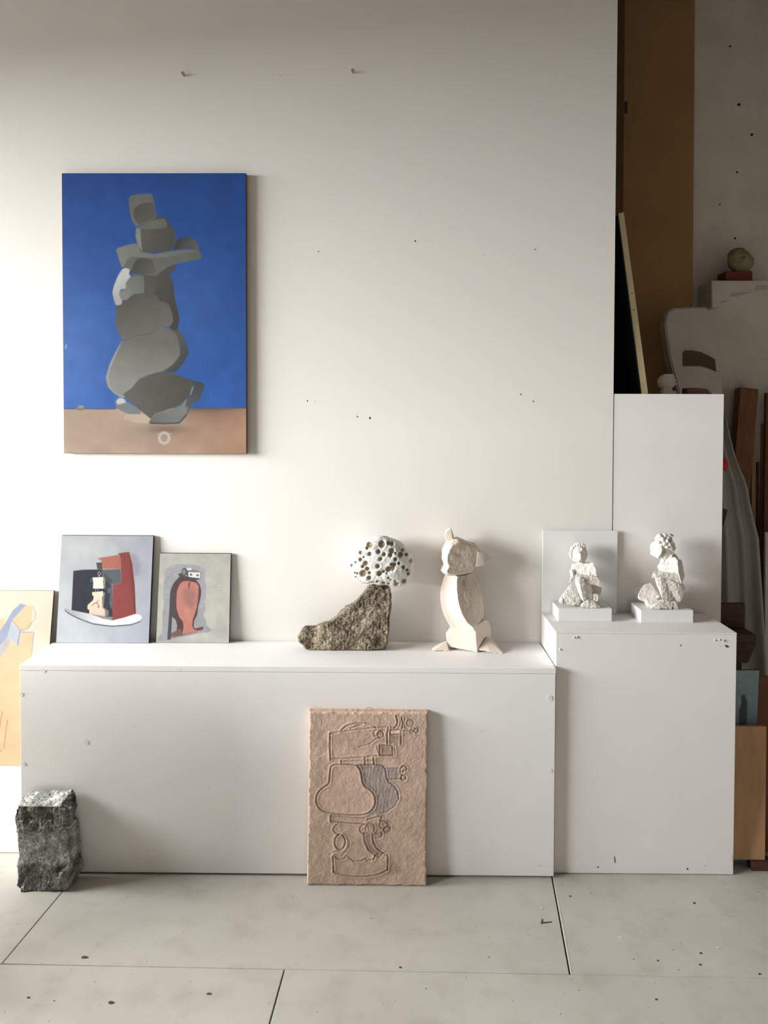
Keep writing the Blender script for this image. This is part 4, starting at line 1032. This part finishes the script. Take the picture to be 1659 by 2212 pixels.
def f1(H, H3, L, B):
    B(745, 410, 0.012, (0.026, 0.029, 0.031)); B(800, 480, 0.016, (0.022, 0.026, 0.028)); B(850, 540, .02, (.012, .02, .016))
    H3([(575,400,-.002),(620,360,-.008),(700,370,-.017),(745,430,-.022),(745,530,-.022),(700,600,-.017),(630,620,-.009),(565,560,-.001),(575,400,.012),(700,370,.012),(745,530,.012),(630,620,.012)])      # face mask
    H([(525,440),(560,310),(580,330),(560,560)], -0.004, 0.012)
    for x, y in ((590,300),(640,275),(690,255),(740,240),(800,235),(850,260),(600,340),(700,320),(760,330)): B(x, y, 0.0, 0.0055)
    L((790,610,.012), (800,700,.012), 0.011, 0.015)
    H3([(560,760,.004),(620,680,.0),(760,660,-.006),(920,640,-.014),(1000,650,-.016),(1050,760,-.016),(1085,910,-.016),(930,910,-.022),(760,905,-.012),(600,910,-.002),(548,850,.004),(580,880,.03),(620,700,.03),(1000,660,.03),(1070,900,.03)])
    H3([(925,660,-.018),(1000,612,-.022),(1050,680,-.024),(1098,905,-.026),(930,890,-.018),(925,660,.012),(1050,680,.012),(1095,900,.012)])
    L((570,830,-.004), (575,960,-.012), 0.008, 0.006); L((575,960,-.012), (520,1020,-.016), 0.006, 0.005); H3([(520,1000,-.02),(530,1040,-.016),(400,970,-.02),(440,1020,-.02),(420,985,-.01),(520,1010,-.008)])
    H([(640,880),(830,890),(1090,925),(1200,1060),(1190,1150),(1000,1095),(840,960),(620,1000)], -0.022, 0.035)
    H3([(620,960,-.03),(700,910,-.032),(810,960,-.03),(790,1080,-.026),(700,1090,-.036),(720,1200,-.03),(800,1200,-.02),(850,1400,-.030),(790,1465,-.034),(740,1420,-.024),(610,1060,-.02),(700,1000,.01)])
    H3([(790,1020,-.028),(940,1040,-.02),(980,1120,-.016),(1005,1250,-.018),(1010,1450,-.022),(850,1420,-.028),(780,1150,-.018),(930,1300,.01),(850,1100,.01)])
    H3([(540,1090,-.01),(620,1240,-.012),(740,1440,-.02),(700,1570,-.02),(600,1550,-.028),(330,1535,-.026),(250,1480,-.02),(320,1380,-.012),(470,1240,.0),(560,1400,.03),(300,1500,.02)])
    H3([(245,1485,-.026),(325,1370,-.018),(345,1440,-.026),(330,1535,-.03),(300,1500,-.01)])
    H3([(720,1530,-.036),(850,1420,-.034),(1000,1440,-.03),(1090,1530,-.034),(1160,1580,-.036),(1100,1595,-.04),(720,1585,-.04),(1080,1560,.0),(760,1560,.0)])
    H([(1020,1320),(1075,1300),(1132,1320),(1125,1400),(1090,1520),(1030,1480)], -0.026, 0.0)
    H([(1130,1420),(1165,1440),(1160,1510),(1110,1530)], -0.016, 0.0)
    H([(1000,1100),(1190,1090),(1250,1240),(1180,1440),(1150,1590),(1040,1590),(1020,1350)], 0.004, 0.036)
    H([(700,1400),(1000,1400),(1000,1590),(600,1590)], -0.01, 0.03)
    for x, y in ((400,1450),(520,1370),(620,1500),(700,1400)): B(x, y, -0.016, 0.004)
figure('clay_figure', c5, y1f+0.045, z1t, f1, 'smaller pale clay seated figure with smooth round hair and flat face', 0.10)
def f2(H, H3, L, B):
    H3([(600,375,-.002),(568,440,.004),(560,560,.004),(585,625,.0),(675,668,-.012),(725,560,-.018),(752,470,-.02),(665,340,-.01),(600,375,.022),(568,440,.022),(585,625,.022),(675,668,.02),(752,470,.02),(665,340,.02)])
    H([(690,655),(740,670),(820,500),(800,460),(740,480)], -0.004, 0.024)
    B(830, 360, 0.014, (0.026, 0.028, 0.025)); B(930, 400, 0.016, (0.018, 0.025, 0.026))
    for x, y, d_, r in ((720,215,-.006,.0095),(770,280,-.012,.009),(830,200,-.004,.008),(860,300,-.014,.008),(900,250,-.004,.008),(955,265,0,.0065),(960,340,-.008,.008),(1000,390,-.004,.0075),(1030,460,.0,.0065),(1010,510,0,.0065),(700,330,-.01,.0085),(730,400,-.014,.007),(800,370,-.014,.009),(850,420,-.014,.008),(910,380,-.014,.008),(950,450,-.01,.008),(680,260,0,.008),(750,200,.004,.008)): B(x, y, d_, r)
    L((900,500,.004), (800,770,.0), 0.0115, 0.0095); L((960,560,.012), (930,680,.012), 0.014, 0.02)
    H3([(930,640,-.02),(1010,565,-.006),(1090,610,.01),(1170,690,.02),(1250,860,.03),(1290,1050,.036),(1295,1280,.036),(1150,1230,.0),(1060,955,-.026),(720,945,-.002),(706,830,.004),(760,780,.0),(740,900,.03),(1000,700,.045),(1200,1200,.045),(760,820,.02)])
    H3([(925,650,-.020),(1010,630,-.026),(1045,700,-.03),(1060,960,-.032),(930,950,-.02),(905,850,-.018),(925,650,0),(1045,700,0),(1060,960,0),(905,850,0)])
    H3([(1040,660,-.028),(1150,690,-.012),(1180,720,-.01),(1215,900,-.010),(1232,1060,-.012),(1140,1195,-.022),(1065,1000,-.032),(1045,800,-.031),(1150,900,.02)])
    H3([(720,945,-.02),(1045,965,-.022),(1060,1080,-.024),(1150,1190,-.02),(1100,1230,-.022),(820,1100,-.024),(720,1030,-.026),(600,1020,-.026),(510,1065,-.024),(560,950,-.02),(640,940,-.01),(1050,1000,.03),(700,1000,.03)])
    H3([(760,1050,-.026),(1000,1160,-.028),(1150,1220,-.022),(1285,1345,-.014),(1200,1480,-.018),(1130,1560,-.022),(1060,1590,-.02),(900,1250,-.022),(1250,1350,.02),(1100,1500,.02)])
    H3([(595,1060,-.028),(680,1040,-.032),(765,1060,-.028),(820,1200,-.026),(830,1400,-.024),(850,1560,-.024),(740,1510,-.026),(735,1450,-.026),(660,1280,-.024),(590,1130,-.022),(700,1200,.0),(790,1500,.0)])
    H([(825,1180),(880,1220),(915,1290),(890,1460),(900,1570),(840,1560)], -0.022, -0.006)
    H([(900,1200),(1250,1250),(1290,1330),(1180,1530),(1050,1600),(900,1600)], 0.008, 0.042)
    H3([(455,1662,-.034),(530,1600,-.034),(620,1570,-.036),(740,1520,-.032),(900,1540,-.028),(945,1600,-.03),(910,1695,-.034),(700,1680,-.038),(480,1695,-.038),(500,1680,-.01),(900,1690,-.005)])
    H([(978,1555),(1030,1580),(1055,1700),(950,1700)], -0.030, -0.006)
    H3([(298,1440,.01),(330,1390,.012),(480,1265,.02),(600,1235,.025),(720,1350,.02),(730,1500,.0),(600,1600,-.005),(460,1612,.0),(310,1575,.006),(300,1500,.004),(320,1560,.03),(480,1300,.042),(700,1600,.04)])
    H([(450,1560),(1000,1560),(1050,1700),(480,1700)], -0.01, 0.036)
figure('clay_figure', c6, y2f+0.045, z2t, f2, 'larger pale clay kneeling figure with curly hair, rightmost on the plinth', 0.10)

# ------------------------------------------------------------------ alcove behind the wall end
M['hardboard'] = mat('brown_hardboard', (168, 132, 90), 0.75, 0.10, 3, 0.1, 40)
M['plank'] = mat('dark_brown_plank', (112, 78, 50), 0.75, 0.15, 12, 0.15, 60, stretch=(6, 6, 0.6))
M['beam'] = mat('red_brown_beam', (132, 90, 66), 0.75, 0.2, 14, 0.15, 60, stretch=(6, 6, 0.6))
M['batten'] = mat('pale_batten_wood', (160, 128, 96), 0.7, 0.15, 20, stretch=(6, 6, 0.5))
M['stretcher'] = mat('stretcher_pine', (226, 208, 168), 0.7, 0.07, 14, 0.1, 80)
M['navy'] = mat('dark_navy_canvas', (30, 38, 46), 0.85, 0.2, 20)
M['plasterwall'] = mat('pale_plaster', (0.60, 0.575, 0.53), 0.9, 0.10, 8, 0.4, 25, srgb=False)
M['shelf'] = mat('white_bracket', (0.70, 0.68, 0.63), 0.8, 0.05, 8, 0.2, 40, srgb=False)
M['brick'] = mat('red_brick', (122, 66, 50), 0.9, 0.15, 40, 0.3, 120)
M['egg'] = mat('yellowish_clay', (150, 140, 108), 0.9, 0.15, 40, 0.3, 90)
M['tape'] = mat('brown_tape', (96, 80, 56), 0.6, 0.1, 30)
M['sheet'] = mat('grey_sheet', (0.42, 0.40, 0.36), 0.45, 0.08, 4, srgb=False, spec=0.4)
M['darkwood'] = mat('dark_wood', (84, 58, 46), 0.6, 0.2, 18, 0.1, 60, stretch=(1, 4, 4))
M['red'] = mat('red_plastic', (205, 40, 38), 0.4, 0.05)
M['metal'] = mat('dark_metal', (60, 58, 54), 0.5, 0.1)
M['ply'] = mat('orange_plywood', (196, 156, 116), 0.65, 0.14, 5, 0.1, 50, stretch=(4, 4, 0.7))
M['greyboard'] = mat('grey_board', (120, 114, 104), 0.8, 0.1, 10)
M['brownboard'] = mat('red_brown_board', (128, 84, 64), 0.75, 0.12, 8)

# tall sheets leaning on the alcove wall
xr = PY(1502, 300, 3.47).x
hb = slab_from('hardboard_sheet', (0.35, 3.525, 3.33), (xr+0.01, 3.525, 3.33), (xr-0.015, 3.40, 0), (0.35, 3.40, 0), (0, 0.01, 0), M['hardboard'], None)
tag(hb, 'tall brown hardboard sheet leaning on the wall beyond the partition', 'board')
pk = root('plank', (0.7, 3.34, 0), 'dark brown upright plank against the hardboard, right beside the partition edge', 'plank')
xp = PY(1360, 235, 3.36).x
slab_from('board', (0.45, 3.46, 3.33), (xp+0.004, 3.46, 3.33), (xp-0.02, 3.34, 0), (0.45, 3.34, 0), (0, 0.018, 0), M['plank'], pk)
def ylean(z): return 3.34+0.12*z/3.2
tp, bt = PY(1359, 211, 3.43), PY(1359, 252, 3.43)
for (za, zb, w, m_) in ((tp.z, tp.z-0.012, 0.011, 'batten'), (tp.z-0.012, bt.z+0.016, 0.006, 'metal'), (bt.z+0.016, bt.z, 0.011, 'batten')):
    xq = PY(1358, 230, ylean(tp.z)).x-0.012
    y = ylean((za+zb)/2)
    box('tag_plate', xq-w, xq+w, y-0.003, y+0.001, zb, za, M[m_], pk, 0.0005)
# canvas leaning, seen edge-on
cq = crop(1280, 400, 4.377)
YC = 2.825
e = [PY(*cq(*q), YC) for q in ((245,257),(296,245),(528,1955),(468,1968))]
dzc = tz-min(p.z for p in e)
poly = [(p.x, p.z+dzc) for p in e]
poly[3] = (poly[3][0], tz); poly[2] = (poly[2][0], tz)
lc = root('leaning_canvas', (poly[3][0], 3.0, tz), 'stretched canvas seen edge-on, leaning on top of the tall plinth', 'canvas')
st = prism('stretcher', poly, YC, YC+0.46, M['stretcher'], lc, 0.001)
nv = [(poly[0][0]-0.0035, poly[0][1]-0.006), (poly[0][0]-0.0008, poly[0][1]-0.004), (poly[3][0]-0.0008, tz+0.0005), (poly[3][0]-0.0035, tz+0.0005)]
prism('canvas_face', nv, YC+0.004, YC+0.458, M['navy'], lc)
for q in ((372,1025),(392,1180)): spot('nail_hole', *cq(*q), YC, 0.0022, 0.0022, M['hole'], st)

# small head and wood scrap on the tall plinth
c7 = crop(1400, 640, 6.405)
bm = bmesh.new(); YH = 2.93
W7 = lambda x, y, d_=0: PY(*c7(x, y), YH)+Vector((0, d_, 0))
add_ball(bm, W7(235, 1195), (0.0275, 0.026, 0.027), 3)
def HH(pts, a, b_): add_hull(bm, [W7(x, y, d_) for x, y in pts for d_ in (a, b_)])
HH([(200,1090),(320,1085),(350,1112),(330,1140),(220,1200)], -0.015, 0.015)
HH([(300,1150),(345,1140),(385,1178),(340,1195),(290,1200)], -0.012, 0.012)
HH([(300,1190),(400,1212),(365,1240),(330,1272),(280,1280)], -0.013, 0.013)
HH([(200,1250),(310,1260),(320,1345),(190,1345)], -0.014, 0.014)
HH([(185,1318),(372,1320),(372,1375),(185,1375)], -0.016, 0.016)
o = solid('small_head', bm, 0.0017, 1, 0.2); finish(o, M['figclay'], lambda c, n_: 0.001*fbm3(c, 100, 2), smooth=False)
c = coords(o.data); c[:, 2] += tz-c[:, 2].min(); c[:, 2] += 0; set_coords(o.data, c)
tag(o, 'small pale clay head in profile on top of the tall plinth', 'sculpture')
o = prism('wood_scrap', [(W7(x, y).x, max(W7(x, y).z, tz)) for x, y in ((535,1380),(535,1275),(560,1266),(690,1272),(790,1286),(870,1380))], YH-0.02, YH+0.05, M['darkwood'], None, 0.001)
tag(o, 'dark low wood scrap on the tall plinth, right of the small head', 'wood')

# plaster slab, stepped bracket and what stands on it
YP = 3.28
ps = [PY(x, y, YP) for x, y in ((1436,700),(1441,676),(1452,666),(1490,664),(1528,663),(1533,674),(1546,720),(1556,790),(1564,870))]
pp = [(p.x, p.z) for p in ps]+[(ps[-1].x+0.03, 0.0), (PY(1480,850,YP).x, 0.0), (PY(1466,850,YP).x, PY(1466,850,YP).z), (PY(1446,770,YP).x, PY(1446,770,YP).z)]
sl = root('plaster_slab', (pp[0][0]+0.1, YP, 0), 'tall pale plaster slab with a brown tape patch, behind the tall plinth', 'slab')
prism('slab', pp, YP, YP+0.07, M['plasterwall'], sl, 0.006)
tpz = [PY(x, y, YP) for x, y in ((1474,764),(1479,757),(1494,757),(1512,760),(1530,768),(1544,776),(1547,803),(1530,796),(1512,791),(1475,791))]
prism('tape_patch', [(p.x, p.z) for p in tpz], YP-0.002, YP+0.003, M['tape'], sl)
YS = 3.40
bk = [PY(x, y, YS) for x, y in ((1537,606),(1690,603),(1690,614),(1634,616),(1630,629),(1580,632),(1577,648),(1558,650),(1555,665),(1538,665))]
o = prism('stepped_bracket', [(p.x, p.z) for p in bk], YS, YA, M['shelf'], None, 0.003)
szt = max(p.z for p in bk[:2])
sh = [p.z for p in bk[:2]]
tag(o, 'white stepped bracket shelf high on the alcove wall', 'shelf')
me = o.data; c = coords(me); c[:, 2] = np.where(c[:, 2] > min(sh)-0.004, np.minimum(c[:, 2], min(sh)), c[:, 2]); set_coords(me, c)
szt = coords(me)[:, 2].max()
a, b_ = PY(1568, 605, YS+0.02), PY(1626, 583, YS+0.02)
o = box('brick_block', a.x, b_.x, YS+0.02, YS+0.11, szt, szt+(b_.z-a.z), M['brick'], bevel=0.003)
tag(o, 'red-brown brick block on the stepped bracket', 'block'); bzt = szt+(b_.z-a.z)
bm = bmesh.new(); WE = lambda x, y: PY(x, y, YS+0.065)
add_ball(bm, WE(1600, 560), (0.054, 0.045, 0.046), 3); add_ball(bm, WE(1594, 549), (0.043, 0.04, 0.038), 3); add_ball(bm, WE(1602, 552), (0.036, 0.045, 0.034), 3)
add_hull(bm, [WE(x, y)+Vector((0, d_, 0)) for x, y in ((1582,583),(1618,583),(1588,570),(1612,570)) for d_ in (-0.025, 0.025)])
o = solid('egg_sculpture', bm, 0.003, 2)
def dsp(c, n_):
    e_ = WE(1597, 551); q_ = WE(1592, 541)
    return 0.002*fbm3(c, 50, 2)-0.008*np.exp(-((c[:, 0]-e_.x)**2+(c[:, 2]-e_.z)**2*3)/0.00008)*(n_[:, 1] < 0)-0.004*np.exp(-((c[:, 0]-q_.x)**2+(c[:, 2]-q_.z)**2)/0.00006)*(n_[:, 1] < 0)
finish(o, M['egg'], dsp)
c = coords(o.data); c[:, 2] += bzt-c[:, 2].min(); c[:, 2] = np.where(c[:, 2] < bzt+0.002, bzt, c[:, 2]); set_coords(o.data, c)
tag(o, 'small rounded yellowish clay form sitting on the brick block', 'sculpture')
wa = bpy.data.objects['wall_alcove']
for x, y, r in ((1596, 226, 4.5), (1624, 291, 4), (1592, 372, 3), (1555, 442, 2.4), (1588, 515, 3), (1577, 100, 3)):
    spot('wall_pit', x, y, YA, 0.002*r*0.9, 0.002*r*0.7, M['hole'], wa, 0.5)

# sticks and beams leaning in the corner
def stick(name, p0, Y0, p1, Y1, w, t, m, label, cat, parent=None):
    a = PY(*p0, Y0); b_ = PZ(p1[0], p1[1], 0)
    b_ = Vector((PY(p1[0], p1[1], Y1).x, Y1, 0.0))
    ax = (b_-a).normalized(); ex = Vector((1, 0, 0)); ex = (ex-ax*ex.dot(ax)).normalized(); ey = ax.cross(ex)
    pts = [a+ex*sx*w/2+ey*sy*t/2 for sx in (-1, 1) for sy in (-1, 1)]+[Vector((b_.x+sx*w/2, b_.y+sy*t/2, 0.0)) for sx in (-1, 1) for sy in (-1, 1)]
    o = hull_obj(name, pts, m, parent, 0)
    if label: tag(o, label, cat)
    return o
stick('wood_beam', (1613, 840), 3.49, (1545, 1620), 3.37, 0.075, 0.06, M['beam'], 'thick red-brown timber beam leaning in the corner right of the tall plinth', 'beam')
stick('wood_strip', (1627, 928), 3.50, (1622, 1600), 3.34, 0.016, 0.02, M['batten'], 'thin pale wood strip leaning next to the thick beam', 'strip')
stick('wood_strip', (1637, 998), 3.50, (1632, 1600), 3.38, 0.010, 0.012, M['plank'], 'thinnest dark wood strip between the pale strips', 'strip')
stick('wood_strip', (1650, 915), 3.51, (1638, 1600), 3.40, 0.018, 0.018, M['batten'], 'pale wood strip leaning close to the right edge', 'strip')
stick('dark_plank', (1672, 850), 3.50, (1660, 1600), 3.32, 0.075, 0.02, M['plank'], 'dark brown plank leaning at the right edge', 'plank')
stick('white_board', (1668, 1150), 3.28, (1668, 1600), 3.22, 0.06, 0.012, M['shelf'], 'narrow whitish board end at the right edge below the planks', 'board')
# grey sheet hanging in folds
rt_ = [(885,1566),(930,1575),(985,1588),(1025,1604),(1045,1614),(1085,1620),(1120,1628),(1160,1639),(1250,1645),(1330,1650),(1420,1656),(1560,1662),(1700,1666)]
nu, nv_ = 26, 40
ysr = np.linspace(885, 1720, nv_); V = []
for j, y in enumerate(ysr):
    xr_ = np.interp(y, [q[0] for q in rt_], [q[1] for q in rt_]); xl_ = 1520
    for i in range(nu):
        u_ = i/(nu-1); x = xl_+(xr_-xl_)*u_
        amp = 0.006+0.03*(j/nv_)
        Y = 3.23-0.04*(j/nv_)+0.9*amp*math.sin(u_*11+0.6*math.sin(j*0.12))*1.0+0.012*math.sin(u_*23+1)
        V.append(PY(x, y, Y))
zmin = min(p.z for p in V)
V = [Vector((p.x, p.y, max(p.z, 0.002))) for p in V]
f = [(j*nu+i, (j+1)*nu+i, (j+1)*nu+i+1, j*nu+i+1) for j in range(nv_-1) for i in range(nu-1)]
o = link('hanging_sheet', mesh('hanging_sheet', V, f), M['sheet'], smooth=True)
bake(o, ('SOLIDIFY', dict(thickness=0.002)))
c = coords(o.data); c[:, 2] -= c[:, 2].min(); set_coords(o.data, c)
tag(o, 'grey sheet hanging in long folds behind the tall plinth', 'sheet')
# stand with red knob

YK = 3.07
xs = PY(1554, 1003, YK).x; pk_ = PY(1561, 1003, YK)
rs = root("clamp_stand", (xs, YK, 0), 'red round knob on a dark stand peeking out behind the tall plinth', 'stand')
# the stand is in front of the sheet and behind the tall plinth
bm = bmesh.new(); add_tube(bm, [(xs, YK, 0.012), (xs, YK, pk_.z)], 0.006, 10); link('rod', bm_mesh('rod', bm), M['metal'], rs)
box('foot_plate', xs-0.07, xs+0.03, YK-0.05, YK+0.03, 0, 0.012, M['metal'], rs)
bm = bmesh.new(); add_ball(bm, Vector((pk_.x, YK-0.012, pk_.z)), (0.016, 0.012, 0.022), 3); link('knob', bm_mesh('knob', bm), M['red'], rs, smooth=True)
w = [PY(x, y, YK-0.008) for x, y in ((1545,1098),(1571,1101),(1562,1136),(1545,1136))]
prism('clamp', [(p.x, p.z) for p in w], YK-0.012, YK+0.012, M['metal'], rs)

# dark stool behind the plinth's right end
YD = 2.80
sx0, sx1 = TBX1+0.006, PY(1634, 1372, YD).x
sz = PY(1600, 1371, YD).z
stl = root('dark_stool', ((sx0+sx1)/2, YD+0.1, 0), 'dark wooden seat with an upright back board, right of the tall plinth', 'seat')
box('seat', sx0, sx1, YD, YD+0.22, sz-0.026, sz, M['darkwood'], stl, 0.002)
xb_ = PY(1607, 1330, YD+0.1).x
box('back_board', sx0, xb_, YD+0.09, YD+0.115, sz, PY(1590, 1303, YD+0.1).z, M['darkwood'], stl, 0.002)
w = [PY(x, y, YD+0.01) for x, y in ((1575,1386),(1633,1386),(1634,1392),(1615,1432),(1575,1432))]
prism('apron', [(max(p.x, sx0), p.z if k > 1 else sz-0.026) for k, p in enumerate(w)], YD+0.01, YD+0.03, M['darkwood'], stl)
for xx in (sx0+0.012, sx1-0.045):
    for yy in (YD+0.045, YD+0.19):
        box('leg', xx-0.011, xx+0.011, yy-0.011, yy+0.011, 0, sz-0.026, M['darkwood'], stl)

# boards stacked beside the plinth
cv = Canvas([(1560, 1447), (1641, 1449), (1621, 1888), (1540, 1886)], 60, 220, 0.42)
cv.fill(lambda c: (c.col((100, 116, 122))*(1-np.clip((c.y-1447)/120, 0, 1)[..., None])+c.col((80, 96, 104))*np.clip((c.y-1447)/120, 0, 1)[..., None])*(1+0.10*c.noise(20, 2)[..., None]))
cv.poly([(1600,1508),(1606,1504),(1610,1508),(1611,1516),(1614,1516),(1613,1545),(1610,1575),(1592,1575),(1594,1540),(1600,1525)], (44, 52, 56), 1.5, smooth=False)
bs = root('figure_painting', PZ(1590, 1880, 0), 'blue-grey painting with a small dark figure, standing right of the plinth', 'painting')
YQ0, YQ1 = 2.575, 2.665
zq = PY(1600, 1447, YQ1).z
x_lo, x_hi = LX1+0.012, PY(1640.5, 1448, YQ1).x
picture(bs, cv, (x_lo, YQ1, zq), (x_hi, YQ1, zq), (PY(1622, 1880, YQ0).x, YQ0, 0), (x_lo, YQ0, 0), 0.012, M['paint'], M['dark_edge'], body='panel')
ob = box('support_block', PY(1623, 1880, 2.54).x, PY(1690, 1880, 2.54).x, 2.535, 2.572, 0, 0.030, M['darkwood'], bevel=0.001)
tag(ob, 'low dark wood block on the floor under the orange plywood board', 'block')
zp = PY(1620, 1571, 2.60).z
xa, xb_ = LX1+0.011, PY(1656, 1600, 2.60).x
o = slab_from('plywood_board', (xa+0.003, 2.606, zp), (xb_+0.002, 2.606, zp), (PY(1653, 1866, 2.545).x, 2.546, 0.030), (xa, 2.546, 0.030), (0, 0.012, 0), M['ply'], None)
tag(o, 'orange-brown plywood board leaning right of the plinth', 'board')
o = slab_from('red_brown_board', (PY(1640, 1463, 2.72).x, 2.74, PY(1650, 1463, 2.73).z), (PY(1700, 1463, 2.72).x, 2.74, PY(1650, 1463, 2.73).z), (PY(1700, 1463, 2.66).x, 2.65, 0), (PY(1638, 1463, 2.66).x, 2.65, 0), (0, 0.012, 0), M['brownboard'], None)
tag(o, 'red-brown board at the right edge behind the blue-grey painting', 'board')
